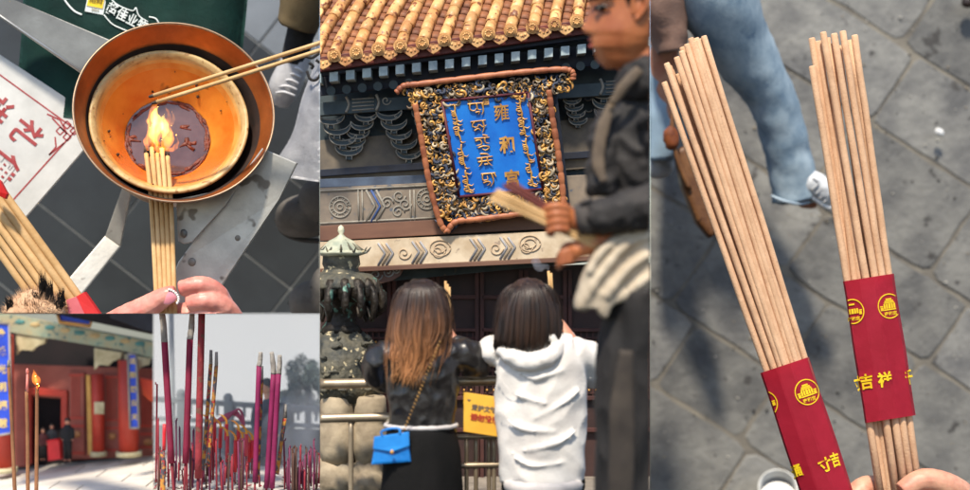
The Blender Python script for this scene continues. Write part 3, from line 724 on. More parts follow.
def chars(root, surf, lst, ang, size, fat=.03):
    for ch, x, y, sx in lst:
        m = MB(T); m.text(ch, x, y, size, ang=ang, fat=fat, surf=surf, sx=sx); m.build('lettering', M_yellow_ink, root, P)
b1, s1, at1, an1, sd1, d1 = band([(784.5, 365), (827, 492), (836, 520)], 25.6, 16.5, 'paper_band', 'red paper band with yellow temple emblem round the taller bundle, cropped below')
emblem(b1, s1, 807, 392, 13.2, an1)
lim1 = lambda x, y: (V((x - 784.5, y - 365, 0)).dot(sd1)) > -24.6
emblem(b1, s1, 765.5, 404, 13.2, an1, lim1)
chars(b1, s1, [('寸', 825, 464.5, .9), ('吉', 835.2, 459.4, .62), ('通', 797, 471.5, .72)], an1, 15)
b2, s2, at2, an2, sd2, d2 = band([(868.3, 277.5), (890.4, 419)], 25.8, 13, 'paper_band', 'red paper band with emblems and lucky wish around the shorter bundle, both ends visible')
lim2 = lambda x, y: abs(V((x - 868.3, y - 277.5, 0)).dot(sd2)) < 25
emblem(b2, s2, 852.6, 311.5, 12.6, an2, lim2); emblem(b2, s2, 889.5, 306, 12.6, an2, lim2)
chars(b2, s2, [('吉', 866.4, 381.5, .9), ('祥', 885, 379.3, .95), ('寸', 857.5, 383.5, .4), ('千', 909, 377, .5)], an2, 15.5)

# --- the holding hand at the lower edge
hp_ = thing('person', 'hand holding the shorter incense bundle from below', 'person', T(905, 560))
h = MB(T)
h.tube([(985, 540, 22), (968, 506, 4), (948, 486, -14), (922, 480, -18), (902, 492, -20)], [20, 17, 13.5, 11.5, 10], 16, n=16)
h.tube([(840, 560, 22), (852, 510, 16), (862, 490, 18), (876, 486, 24)], [18, 15, 12.5, 11], 16, n=14)
h.tube([(985, 560, 22), (966, 530, -6), (930, 512, -18), (900, 516, -20)], [18, 15, 13, 11], 16, n=14)
h.tube([(985, 580, 22), (966, 556, -6), (930, 540, -18), (900, 544, -20)], [18, 14, 12, 10.5], 16, n=14)
h.tube([(980, 600, 22), (960, 580, -6), (930, 566, -16), (905, 570, -18)], [16, 13, 11, 10], 16, n=14)
h.ell(925, 566, 34, 66, 58, 22); h.fuse(1.4, 3); h.wrinkle(.35, 7, 1)
h.build('body', M_skin, hp_, P)

# --- the walker in jeans
M_jeans = mat('washed_denim', lin(156, 174, 186), lin(104, 128, 148), rough=.9, scale=5, bump=.3, bscale=70, bdist=.01, stretch=(1, 1, .6))
M_jeans_pale = mat('pale_denim', lin(160, 186, 206), lin(134, 160, 182), rough=.85, scale=2.2, bump=.3, bscale=70, bdist=.01)
G = Fr(12.2)
pw = thing('person', 'person in pale blue jeans and white sneakers walking past, seen from above', 'person', G(790, 205, 40))
m = MB(G); m.tube([(690, -90, -50), (716, -20, -40), (745, 60, -20), (775, 120, 0), (798, 190, 20), (816, 200, 25)], [26, 22, 19, 15, 12, 9], 16, n=18)
m.tube([(690, -90, -30), (664, 0, -20), (660, 90, 0), (662, 158, 20)], [26, 21, 17, 11], 16, n=14); m.fuse(2, 2); m.build('body', M_skin, pw, P)
m = MB(G); m.tube([(676, -90, -50), (702, -40, -45), (718, 0, -40), (741, 50, -20), (768, 92, -6), (781, 128, 4), (790, 166, 14), (796, 199, 20)], [52, 46, 41, 32, 25.5, 23, 23, 23.5], 28, n=46)
m.wrinkle(2.0, 34, 3, sx=.7, sz=1.2, ridge=True); m.wrinkle(1.1, 12, 5, sx=.6, sz=1.6, ridge=True); m.wrinkle(.35, 4, 2)
jn = m.build('trousers', M_jeans, pw, P)
m = MB(G); m.tube([(772, 196, 12), (784, 201, -4), (800, 204, 0), (817, 200, 12)], 1.6, 8, n=12); m.build('hem', mat('pale_hem', lin(168, 186, 200), rough=.9), jn, P)
m = MB(G); m.tube([(668, -60, -20), (660, 0, -10), (654, 60, 0), (652, 110, 8), (652, 160, 14)], [38, 30, 23, 22, 22], 24, n=26)
m.wrinkle(2.2, 22, 6, sx=.6, sz=1.5, ridge=True); m.build('trousers', M_jeans_pale, pw, P)
m = MB(G); m.tube([(800, 182, 10), (814, 184, 4), (823, 192, 4), (829, 202, 8)], [13, 13, 11.5, 7], 18, n=12, flat=.8); m.fuse(1.3, 3); m.wrinkle(.5, 6, 2)
sh = m.build('sneaker', mat('white_sneaker', lin(214, 216, 218), lin(186, 190, 194), rough=.5, scale=6, bump=.1), pw, P)
m = MB(G); m.tube([(800, 192, 4), (811, 197, 2), (821, 204, 3), (829, 208, 6), (834, 203, 7), (831, 194, 6)], 2.4, 8, n=16); m.build('sole', mat('white_rubber', lin(226, 226, 224), lin(200, 200, 198), rough=.6), sh, P)
m = MB(G)
for k in range(4): m.tube([(813 + 4 * k, 178 + 6 * k, -6 + k), (819 + 3 * k, 183 + 5 * k, -8 + 2 * k), (811 + 4 * k, 190 + 4.4 * k, -6 + 2 * k)], .9, 6, n=8)
m.build('lace', mat('grey_lace', lin(186, 188, 190), rough=.8), sh, P)
m = MB(G); m.ell(658, 166, 20, 16, 13, 10, seg=16); m.build('sneaker', mat('white_sneaker', lin(214, 216, 218), lin(186, 190, 194), rough=.5), pw, P)
m = MB(G)
m.tube([(650, -60, -60), (660, 0, -52), (668, 30, -48), (672, 52, -46)], [34, 27, 20, 15], 20, n=16); m.wrinkle(2, 16, 8, ridge=True)
m.build('sleeve', mat('taupe_cloth', lin(158, 126, 110), lin(134, 104, 90), rough=.85, scale=4, bump=.2, bscale=50), pw, P)
bagm = mat('brown_leather', lin(124, 84, 48), lin(86, 52, 28), rough=.5, scale=5, bump=.2, bscale=40, spot=lin(60, 34, 18), spots=.66)
bg = thing('handbag', 'brown leather bag hanging beside the walking legs behind the taller bundle', 'bag', G(705, 236, -10))
m = MB(G); m.prism([(676, 150, -20), (690, 143, -20), (705, 165, -20), (716, 205, -20), (719, 232, -20), (711, 239, -20), (697, 222, -20), (682, 185, -20)], 22, bevel=4); m.fuse(2.2, 4); m.build('pouch', bagm, bg, P)
m = MB(G); m.tube([(676, 100, -26), (672, 130, -26), (678, 160, -24), (690, 190, -22)], 2.4, 8, n=14, flat=.5); m.build('strap', bagm, bg, P)
m = MB(G); m.ell(671, 138, -24, 8, 13, 6); m.wrinkle(2, 6, 2); m.build('fringe', mat('rust_leather', lin(150, 80, 36), lin(96, 46, 20), rough=.7, scale=12), bg, P)

# --- small things on the paving
G2 = Fr(13.1)
cup = thing('paper_cup', 'white paper cup standing on the paving left of the taller bundle', 'cup', G2(778, 500, 0))
caxis = (-(G2(778, 484)).normalized() * .93 + V((0, 0, 1)) * .4).normalized(); cc = G2(778, 487.5, -26)
m = MB(G2); m.lathe(cc, caxis, [(13, -50), (18, 0), (19, .8), (19.4, 0), (19, -1.2), (14, -51), (0, -51)], 40); m.closed = False
m.build('cup_wall', mat('cup_white', lin(226, 226, 222), rough=.6), cup, P)
m = MB(G2); m.lathe(cc, caxis, [(16.6, -14), (0, -14)], 40); m.closed = False; m.build('cup_inside', mat('cup_grey', lin(120, 122, 124), rough=.3), cup, P)  # grey disc closing the inside of the cup
m = MB(G2); m.ell(939.5, 132, -2, 4.6, 3.6, 2, rot=-.5, seg=12); m.wrinkle(1, 3, 2)
m.build('litter_scrap', mat('scrap_white', lin(232, 232, 230), rough=.7), None, P, label='small white scrap of litter on the grey paving', cat='litter')
m = MB(G2); m.ell(970, 2, -5, 9, 6, 5, seg=14); m.wrinkle(1.4, 5, 2)
m.build('shoe_tip', mat('brown_black_leather', lin(44, 30, 24), rough=.4), None, P, label='dark brown toe of a shoe at the upper right paving corner', cat='shoe')
# =================================================================== the temple hall with worshippers
P = 'hall'
H = Fr(10)                                       # the plaque's distance
M_glaze = mat('yellow_glaze', lin(226, 180, 118), lin(188, 128, 74), rough=.5, scale=7, island=.2, spot=lin(128, 76, 46), spots=.6, bump=.25, bscale=24, bdist=.03, coat=.05)
M_glaze_shade = mat('shaded_glaze', lin(150, 96, 60), lin(104, 62, 42), rough=.65, scale=7, bump=.15, bscale=24)  # pan tiles: shading between the rows put into a darker glaze colour
M_redwood = mat('dark_red_paint', lin(112, 44, 34), lin(84, 32, 28), rough=.6, scale=4, bump=.12, bscale=20)
M_teal = mat('smoky_teal_paint', lin(66, 78, 82), lin(44, 56, 62), rough=.75, scale=5, spot=lin(76, 74, 66), spots=.66)
M_rafter = mat('pale_rafter_paint', lin(176, 190, 190), lin(140, 158, 164), rough=.7, scale=20)
M_line = mat('faded_white_line', lin(156, 150, 138), lin(118, 114, 106), rough=.75, scale=12)
M_taupe = mat('faded_painted_wood', lin(140, 126, 110), lin(112, 102, 92), rough=.75, scale=6, spot=lin(92, 96, 104), spots=.62)
M_cream_paint = mat('sunlit_cream_paint', lin(214, 196, 168), lin(186, 164, 134), rough=.7, scale=6, spot=lin(160, 140, 120), spots=.66)
M_blue_line = mat('blue_paint', lin(70, 96, 150), lin(56, 78, 128), rough=.7, scale=10)
M_brown_beam = mat('red_brown_beam', lin(118, 84, 66), lin(92, 62, 50), rough=.7, scale=5, stretch=(.3, 1, 1))
M_gold = mat('old_gold', lin(222, 172, 92), lin(178, 124, 58), rough=.45, metal=.15, scale=12, island=.2)
M_gold_dk = mat('dark_gilding', lin(96, 76, 54), lin(60, 50, 44), rough=.55, scale=12, island=.3)
M_rim = mat('terracotta_rim', lin(186, 116, 76), lin(132, 72, 48), rough=.5, scale=7, island=.1)
M_deep = mat('deep_blue_wood', lin(26, 34, 52), lin(16, 20, 32), rough=.7, scale=10)
M_blue = mat('lapis_blue', lin(26, 126, 220), lin(14, 100, 198), rough=.5, scale=4, bump=.05)

hall = thing('temple_hall', 'temple hall with glazed yellow roof, painted eaves and dark doorway', 'temple', H(485, 520, 120))
def ey(x): return 55.5 - (x - 333) * .142                     # the eave's line of tile ends
def bw(x): return 62 - 42 * (x - 333) / 260                    # how far a row leans as it climbs
discs = [312 + 22.05 * k for k in range(-3, 17)]
# roof
m = MB(H)
m.grid(lambda u, v: (240 + 440 * u + v * (38 - 22 * u), ey(240 + 440 * u) + 4 - 60 * v - 6 * v * v, -18 + 75 * v + 4), 60, 8, m=1)
m.closed = True
for k, x in enumerate(discs):
    y = ey(x); ln = 34 - 20 * (x - 333) / 260
    for s_ in range(6):                                       # each row is a chain of lapped tube tiles
        t0, t1 = s_ / 6, (s_ + 1) / 6 + .015
        jx_, jy_ = R.uniform(-.7, .7), R.uniform(-.7, .7)
        def rp(t): return (x + jx_ + ln * t * (.65 + .35 * t), y + jy_ - 62 * t * (.9 + .1 * t), -20 + 74 * t)
        m.tube([rp(t0), rp((t0 + t1) / 2), rp(t1)], [6.1, 6.0, 5.8], 10, m=0)
    for s_ in range(9):
        t = s_ / 9; px, py, pd = x + 11 + ln * t * (.65 + .35 * t), y + 3 - 62 * t, -16 + 74 * t
        m.tube([(px, py, pd), (px + 1, py - 6.5, pd + 6)], [5.2, 4.6], 8, m=1, flat=.35)
roof = m.build('roof', [M_glaze, M_glaze_shade], hall, P)
m = MB(H)                                                     # the band of ridge tiles at the head of the rows
for j, (o_, r_) in enumerate(((0, 3.2), (-5, 2.4), (-9.5, 3), (-15, 3.4))):
    m.tube([(250, 22 + o_ - 0, 62 + j * 2), (420, -2 + o_, 62 + j * 2), (680, -38 + o_, 62 + j * 2)], r_, 10, n=20)
m.build('ridge_tiles', M_glaze, roof, P)
for k, x in enumerate(discs):
    y = ey(x); m = MB(H)
    m.tube([(x, y, -25), (x, y, -19)], 6.9, 20, m=0); m.tube([(x, y, -26.2), (x, y, -24.6)], [5.2, 5.4], 18, m=1)
    for q in range(9): m.ell(x + 3 * math.cos(q * .7), y + 3 * math.sin(q * .7), -26.4, 1.1, 1.1, .9, m=0, seg=6)
    m.build('tile_end', [M_glaze, mat('tile_face', lin(206, 160, 100), lin(170, 118, 66), rough=.5)] if k == 0 else [bpy.data.materials['yellow_glaze'], bpy.data.materials['tile_face']], roof, P)
    if k < len(discs) - 1:
        m = MB(H); cx = x + 11; cy = ey(cx) + 6
        m.prism([(cx - 9, cy - 5), (cx - 5, cy - 2.5), (cx, cy - 1.5), (cx + 5, cy - 2.5), (cx + 9, cy - 5), (cx + 8, cy + 1.5), (cx + 4, cy + 4.5), (cx, cy + 7), (cx - 4, cy + 4.5), (cx - 8, cy + 1.5)], 2.5, dd=-23, bevel=.7)
        for q in (-3.6, 0, 3.6): m.ell(cx + q, cy + 1 + abs(q) * -.3, -23.2, 1.3, 1.6, .8, seg=6)
        m.build('drip_tile', M_glaze, roof, P)
# fascia and rafters
def slat(x0, y0, x1, y1, h, dd, t, mt, name, bev=.6, par=None):
    m = MB(H); m.prism([(x0, y0), (x1, y1), (x1, y1 + h), (x0, y0 + h)], t, dd=dd, bevel=bev); return m.build(name, mt, par or hall, P)
slat(300, 60, 670, 7.5, 14.5, -16, 8, M_redwood, 'fascia')
slat(300, 74, 670, 22, 5, -9, 10, M_deep, 'eave_board')
for k in range(22):
    x = 317 + 16.55 * k; y = 78.6 - (x - 317) * .112
    m = MB(H); m.box(x, y, 8.6, 9.4, 26, dd=-12, bevel=.6, slope=-.1); m.build('rafter', M_rafter, hall, P)
slat(300, 76, 670, 36, 22, 10, 4, M_deep, 'rafter_board')
for k in range(13):
    x = 331 + 15.6 * k if k < 6 else 566 + 14.5 * (k - 6)
    m = MB(H); y = 91 - (x - 331) * .1; m.tube([(x, y, 2), (x, y, 12)], 4.6, 12); m.build('round_rafter', M_teal, hall, P)
# painted wall behind, in layers
slat(300, 40, 670, 4, 250, 52, 8, M_teal, 'wall')
slat(300, 104, 670, 78, 13, 22, 12, M_teal, 'purlin')
def spiral(m, cx, cy, r, turns, dirn, dd, w=.7, start=0, mi=0):
    n_ = int(14 * turns) + 4
    m.tube([(cx + r * (1 - .85 * t) * math.cos(start + dirn * 6.2832 * turns * t), cy + r * (1 - .85 * t) * math.sin(start + dirn * 6.2832 * turns * t), dd) for t in [i / n_ for i in range(n_ + 1)]], w, 5, m=mi, flat=.6)
def arc(m, cx, cy, rx, ry, a0, a1, dd, w=.7, mi=0, n_=12):
    m.tube([(cx + rx * math.cos(a0 + (a1 - a0) * i / n_), cy + ry * math.sin(a0 + (a1 - a0) * i / n_), dd) for i in range(n_ + 1)], w, 5, m=mi, flat=.6)
m = MB(H)                                                     # painted scroll on the purlin
for x0 in (346, 600):
    y0 = 103.5 - (x0 - 346) * .07
    for q in range(4): m.tube([(x0 + 6, y0 + q * 3.6 - 4, 21.6), (x0 + 28, y0 + q * 3.6 - 5.5, 21.6)], .8, 5)
    for q in (0, 1): m.tube([(x0 + q * 30, y0 - 7 - 2 * q, 21.6), (x0 + 3 + q * 30, y0 + 1 - 2 * q, 21.6), (x0 + q * 30, y0 + 9 - 2 * q, 21.6)], 1.4, 6, n=8)
    spiral(m, x0 + 40, y0 - 3, 5, 1.2, 1, 21.6)
m.build('painted_scroll', M_line, hall, P)
# bracket sets
def bracket(cx, cy, n_, lean, s=1.0):
    """a flight of bow shaped arms stepping out and down"""
    m = MB(H); e = MB(H)
    for j in range(n_):
        x, y, w, d = cx + lean * j, cy + 11.5 * s * j, 15 * s, 44 - 4 * (n_ - j)
        top = [(x - w, y - 4.5 * s), (x - w * .62, y + .6 * s), (x, y + 2.2 * s), (x + w * .62, y + .2 * s), (x + w, y - 5 * s)]
        bot = [(x + w * .95, y + .5 * s), (x + w * .6, y + 5.4 * s), (x, y + 7.4 * s), (x - w * .6, y + 5.8 * s), (x - w * .95, y + 1 * s)]
        m.prism(top + bot, 12, dd=d, bevel=.6)
        m.box(x, y + 9.5 * s, 6 * s, 5 * s, 10, dd=d + 1, bevel=.5)
        e.tube([(p[0], p[1], d - .2) for p in [(x - w, y - 4.5 * s), bot[4], bot[3], bot[2], bot[1], bot[0], (x + w, y - 5 * s)]], .7, 5, n=22)
        e.tube([(p[0], p[1], d - .2) for p in top], .5, 5, n=14)
        e.tube([(x - 3 * s, y + 7.5 * s, d), (x - 3.4 * s, y + 12 * s, d)], .55, 5); e.tube([(x + 3 * s, y + 7.4 * s, d), (x + 3.4 * s, y + 12 * s, d)], .55, 5)
        if j % 2 == 0: spiral(e, x + w * .5, y + 2.6 * s, 1.8 * s, .9, 1, d - .2, .5)
    b_ = m.build('bracket_set', M_teal, hall, P); e.build('white_edging', M_line, b_, P)
slat(300, 142, 640, 114, 50, 46, 4, mat('brown_panel', lin(118, 106, 90), lin(88, 82, 76), rough=.8, scale=5), 'bracket_panel')
for cx, cy, n_, lean, s_ in ((331, 118, 4, 6, .9), (366, 116, 4, -4, .75), (389, 114, 5, 5, .85), (424, 114, 4, 3, .8), (572, 100, 4, 2, .6), (604, 92, 4, 2, .9), (646, 88, 4, 2, .9)): bracket(cx, cy, n_, lean, s_)
# columns of small dishes on the right wall and the zigzag panel beneath
m = MB(H)
for x in (573, 588):
    for k in range(7): arc(m, x + k * .6, 98 + k * 11.5, 3.4, 2.6, .2, 2.9, 50, .9)
m.build('painted_scale', M_line, hall, P)
m = MB(H)
for q in range(5):
    for (mi, o_) in ((0, 0), (1, 2.4)):
        m.tube([(563 + 8 * i, 178 + o_ + q * 9 + (5 if i % 2 else 0), 50.4) for i in range(7)], .9, 5, m=mi)
m.build('painted_zigzag', [M_line, M_blue_line], hall, P)
# painted beams left of the plaque
slat(300, 171, 600, 150, 7, 40, 10, M_deep, 'tie_beam')
slat(300, 180, 470, 173, 8.5, 36, 12, mat('slate_blue_paint', lin(78, 92, 112), lin(58, 68, 86), rough=.75, scale=8), 'tie_beam')
slat(300, 189, 640, 172, 38, 30, 14, M_taupe, 'painted_beam')
m = MB(H)
dd = 29.4
for y_ in (191.5, 224): m.tube([(300, y_ + .5, dd), (440, y_ - 6.5, dd)], 1, 6)
for (cx, cy) in ((340, 207), (427, 199)):
    for r_ in (10.5, 6.5, 2.6): arc(m, cx, cy, r_, r_, 0, 6.2832, dd, .8, n_=26)
    for q in range(8): arc(m, cx + 8.4 * math.cos(q * .785), cy + 8.4 * math.sin(q * .785), 2.4, 2.4, 0, 6.28, dd, .5, n_=8)
for x in (358, 362, 410, 414): m.tube([(x, 190, dd), (x + 1, 223, dd)], .9, 6)
for q, (mi, x) in enumerate(((0, 366), (1, 371), (0, 376))):
    m.tube([(x, 190, dd), (x + 9, 206, dd), (x, 222, dd)], 1.2, 6, m=mi)
for (cx, cy, sd) in ((399, 196, 1), (398, 212, -1), (405, 204, 1), (387, 203, -1)): spiral(m, cx, cy, 6.6, 1.5, sd, dd, .9)
m.build('painted_pattern', [M_line, M_blue_line], hall, P)
slat(300, 227, 640, 209, 15, 26, 10, M_brown_beam, 'lower_beam')
m = MB(H); m.prism([(300, 243), (640, 227), (640, 254), (300, 270)], 26, dd=12, bevel=.6, m=2); dd = 11.4
for x in (378, 412, 470, 500):
    y = 256 - (x - 360) * .05
    for mi, o_ in ((1, 0), (0, 4), (1, 8)): m.tube([(x + o_, y - 12, dd), (x + o_ + 7, y - 2, dd), (x + o_, y + 10, dd)], 1.1, 6, m=mi)
    spiral(m, x + 26, y - 2, 7, 1.4, 1, dd, .8, mi=0)
for x in (440, 530): 
    for r_ in (8, 4.5): arc(m, x, 252 - (x - 360) * .05, r_ * 1.3, r_, 0, 6.28, dd, .8, n_=20)
m.build('architrave', [mat('tan_line', lin(192, 168, 138), lin(172, 148, 120), rough=.75), mat('grey_blue_line', lin(168, 166, 168), rough=.75), M_cream_paint], hall, P)
slat(300, 270, 640, 254, 4.5, 10, 22, M_brown_beam, 'architrave_lip')
m = MB(H); m.prism([(366, 266), (398, 264), (403, 270), (400, 276), (392, 281), (378, 284), (366, 285)], 6, dd=18, bevel=1)
cb = m.build('corner_bracket', M_brown_beam, hall, P)
m = MB(H)
for (cx, cy, r_) in ((376, 275, 6.5), (388, 272, 5.5), (396, 270, 3.6)): spiral(m, cx, cy, r_, 1.4, 1, 17.6, .9)
m.build('white_edging', M_line, cb, P)
# dark doorway with red lattice doors
slat(300, 272, 680, 262, 260, 92, 6, mat('dark_red_door', lin(66, 42, 38), lin(44, 30, 28), rough=.65, scale=4), 'door_wall')
M_lat = mat('red_lattice', lin(86, 48, 42), lin(64, 36, 32), rough=.65, scale=8)
for x0 in range(304, 660, 44):
    m = MB(H)
    for (xa, ya, w, h_) in ((x0 + 2, 375, 4, 210), (x0 + 41, 375, 4, 210), (x0 + 21, 297, 38, 4), (x0 + 21, 330, 38, 3.5), (x0 + 21, 398, 38, 4), (x0 + 21, 430, 38, 4)): m.box(xa, ya, w, h_, 5, dd=86, bevel=.5)
    for q in range(6): m.box(x0 + 7 + q * 6, 364, 1.4, 64, 2, dd=89); m.box(x0 + 21, 338 + q * 11, 38, 1.3, 2, dd=88.6)
    d = m.build('door_leaf', M_lat, hall, P)
    m = MB(H)
    for q in range(5):
        for z in range(5): m.ell(x0 + 7 + q * 7, 342 + z * 12, 87, 1.2, 1.2, .8, seg=6)
    m.build('gold_boss', M_gold, d, P)
slat(300, 500, 680, 500, 40, -40, 140, mat('stone_terrace', lin(150, 140, 128), lin(120, 112, 102), rough=.8), 'terrace')

# ---------------------------------------------------------------- plaque
plq = thing('name_plaque', 'blue plaque with gold scripts in a carved gilded frame hanging under the eaves', 'plaque', H(498, 235, 20))
bq = [(442, 101), (528, 93), (543, 189), (459, 197)]
def bl(u, v):                                                 # u across, v down, on the leaning board
    a_ = V(bq[0]).lerp(V(bq[1]), u); b_ = V(bq[3]).lerp(V(bq[2]), u); p = a_.lerp(b_, v); return p.x, p.y
def pd(x, y): return -14 + (y - 100) * .16                    # leans forward at its head
M_line_red = mat('maroon_edge', lin(96, 30, 40), lin(70, 22, 34), rough=.6)
fo = [(410, 98), (560, 84), (566, 206), (444, 222)]
m = MB(H); m.prism([(x, y, pd(x, y) + 5) for x, y in [(418, 96), (556, 84), (570, 205), (558, 214), (462, 222), (450, 234), (438, 228), (430, 190)]], 7, bevel=1); m.build('frame_back', M_deep, plq, P)
m = MB(H); m.prism([(x, y, pd(x, y) + 1) for x, y in bq], 5, bevel=.6); board = m.build('board', M_blue, plq, P)
m = MB(H); q_ = [(x, y, pd(x, y)) for x, y in bq]
for i in range(4): m.tube([q_[i], q_[(i + 1) % 4]], 1.5, 6)
m.build('inner_border', M_line_red, plq, P)
# gilded carving: curls of dragon and cloud crowding the frame
m = MB(H); rr = random.Random(5)
def carve(x, y, s):
    d = pd(x, y) + 3.2; a_ = rr.uniform(0, 6.28); k = rr.random(); mi = 0 if k < .36 else (1 if k < .62 else (2 if k < .84 else 3))
    pts = []; cx, cy = x, y; tw = rr.choice((-1, 1)) * rr.uniform(.35, 1.1); h_ = rr.uniform(0, 3.6)
    for t in range(6):
        pts.append((cx, cy, d - h_ - rr.uniform(0, .8))); a_ += tw; cx += 2.3 * s * math.cos(a_); cy += 2.3 * s * math.sin(a_)
    m.tube(pts, [.5, 1.25 * s, 1.6 * s, 1.4 * s, 1 * s, .3], 6, m=mi, n=9, flat=.7)
def fill(quad, n_):
    for _ in range(n_):
        u, v = rr.random(), rr.random(); a_ = V(quad[0]).lerp(V(quad[1]), u); b_ = V(quad[3]).lerp(V(quad[2]), u); p = a_.lerp(b_, v); carve(p.x, p.y, rr.uniform(.5, 1.1))
fill([(402, 91), (572, 76), (564, 92), (410, 104)], 330)
fill([(421, 103), (440, 101), (457, 197), (440, 226)], 400)
fill([(530, 92), (548, 90), (562, 206), (545, 190)], 380)
fill([(444, 200), (544, 191), (560, 209), (452, 220)], 360)
m.build('carving', [M_gold, M_gold_dk, mat('slate_carving', lin(70, 78, 96), lin(36, 42, 58), rough=.65, island=.35), mat('pale_carving', lin(196, 178, 148), lin(150, 134, 110), rough=.6, island=.3)], plq, P)
def rim(pts, n_, r, name='scalloped_rim'):
    m = MB(H); q_ = n_ * 10; Q = interp([(x, y, 0) for x, y in pts], q_ + 1)
    m.tube([(p.x, p.y, pd(p.x, p.y) - .6) for p in Q], [r * .88 * (.84 + .22 * abs(math.sin(math.pi * i / 10)) ** .6) for i in range(q_ + 1)], 12, flat=.8)
    m.build(name, M_rim, plq, P)
rim([(396, 93), (404, 86), (420, 84), (470, 78), (520, 72.5), (560, 69.5), (572, 72), (573, 80)], 18, 3.4)
rim([(415, 104), (420, 130), (425, 160), (431, 190), (440, 222), (447, 232)], 13, 3.4)
rim([(549, 90), (552, 115), (557, 145), (561, 175), (564, 205)], 11, 3.5)
rim([(447, 232), (456, 222), (480, 219), (520, 214), (562, 208)], 11, 3.4)
# scripts
SYL = [[[(-1, -1), (1, -1)], [(-.7, -1), (-.8, -.1), (-.3, .2), (0, -.2)], [(.1, -1), (.15, 0), (.6, .1)], [(.8, -1), (.8, .3), (.5, 1)], [(-.2, .5), (.3, .45), (.1, .9)]],
       [[(-1, -.9), (.9, -1)], [(-.5, -.9), (-.9, -.2), (-.3, .1), (0, -.4), (.4, .1), (.9, -.2)], [(.5, -1), (.55, .2), (.2, 1.1)], [(-.7, .6), (-.2, .3), (.1, .7)]],
       [[(-.9, -1), (1, -1)], [(-.8, -.6), (-.2, -.7), (-.1, 0), (-.8, .2)], [(.4, -1), (.4, -.2), (.9, 0)], [(-.6, .6), (.1, .35), (.8, .6), (.3, 1.1), (-.1, .8)], [(.2, -1.5), (.8, -1.3)]],
       [[(-1, -.6), (1, -.7)], [(-.9, 0), (.9, -.1)], [(-.4, -.6), (-.5, .3), (-.9, .8)], [(.3, -.6), (.3, .2), (.8, .9)], [(-.2, .5), (.3, .5)], [(-.5, -1.3), (.3, -1.2), (.6, -.9)]],
       [[(-.8, -1), (1, -1)], [(-.6, -1), (-.7, 0), (-.1, 0), (-.1, -.6)], [(.5, -1), (.6, .4), (.1, 1.2)], [(-.7, .5), (-.1, .3), (.2, .6), (-.3, 1)], [(.8, -1), (1, -.3)]]]
def script(u, kind, name):
    m = MB(H); r2 = random.Random(int(u * 100)); d = -.9
    def P3(uu, v): x, y = bl(uu, v); return (x, y, pd(x, y) + d + .6)
    if kind == 'mongol':                                      # a running spine with teeth, loops and tails, word by word
        v = .05
        for w, L_ in enumerate((.2, .15, .24, .22)):
            n_ = int(L_ * 60)
            m.tube([P3(u + .006 * math.sin(i * .9 + w), v + L_ * i / n_) for i in range(n_ + 1)], [.75 + .35 * abs(math.sin(i * .8)) for i in range(n_ + 1)], 5)
            for i in range(0, n_ + 1):
                vv = v + L_ * i / n_; k = r2.random(); sd = -1 if k < .6 else 1
                if k < .4: m.tube([P3(u, vv), P3(u - .03, vv + .004), P3(u - .05, vv - .012)], [.9, .85, .3], 5)
                elif k < .52: m.tube([P3(u, vv), P3(u - .05, vv + .006), P3(u - .045, vv + .026), P3(u, vv + .022)], [.7, .8, .7, .5], 5, n=8)
                elif k < .66: m.tube([P3(u, vv), P3(u + .045, vv + .016), P3(u + .07, vv - .004)], [.9, .7, .25], 5)
            m.tube([P3(u, v + L_), P3(u + .02, v + L_ + .018), P3(u + .06, v + L_ + .012)], [1, 1, .25], 5)
            v += L_ + .03
    else:
        for w, v in enumerate((.12, .3, .48, .66, .85)):
            hw, hh = .095, .062
            for st_ in SYL[w]:
                m.tube([P3(u + x_ * hw, v + y_ * hh) for x_, y_ in st_], [1.05] + [.8] * (len(st_) - 2) + [.35] if len(st_) > 2 else [1.0, .7], 5, n=10)
    m.build(name, M_gold, board, P)
script(.13, 'mongol', 'script_column'); script(.38, 'tibetan', 'script_column'); script(.89, 'mongol', 'script_column')
for ch, v in (('雍', .17), ('和', .51), ('宫', .86)):
    x, y = bl(.66, v); m = MB(H); m.text(ch, x, y, 18, ang=-.08, fat=.008 if ch == '雍' else .03, surf=lambda a_, b_: pd(a_, b_) - .1, sx=.9); m.build('lettering', M_gold, board, P)
x, y = bl(.5, .05); m = MB(H); m.box(x, y, 6.4, 6.4, 1, dd=pd(x, y) + .2, bevel=.4, rot=-.08); m.text('印', x, y, 4.6, dd=pd(x, y) - .1, ang=-.08, m=1); m.build('seal', [M_gold, M_line_red], board, P)

# ---------------------------------------------------------------- bronze burner, drums, barrier, sign
B = Fr(9.75)
M_bronze = mat('dark_bronze', lin(56, 48, 38), lin(30, 27, 24), rough=.5, metal=.4, scale=6, bump=.5, bscale=18, bdist=.04, spot=lin(86, 120, 108), spots=.62)
M_patina = mat('green_patina', lin(104, 98, 80), lin(46, 50, 48), rough=.7, scale=7, bump=.5, bscale=16, bdist=.05, spot=lin(190, 176, 140), spots=.62)
bb = thing('incense_burner', 'tall bronze incense burner with tiered pagoda roof and green patina', 'incense burner', B(340, 400))
zu = V((0, 0, 1))
def blathe(cx, cy, prof, name, mt, seg=40):
    m = MB(B); m.lathe(B(cx, cy), zu, prof, seg); m.wrinkle(.9, 5, cx); return m.build(name, mt, bb, P)
blathe(341, 256, [(0, 31), (2.5, 29), (3.4, 25), (2, 22), (5, 19), (12, 15), (17, 10), (20, 6), (25, 5.5), (27, 3), (18, 0), (0, -2)], 'top_roof', mat('pale_patina', lin(196, 194, 168), lin(140, 148, 130), rough=.6, scale=8, bump=.4, bscale=20))
m = MB(B)
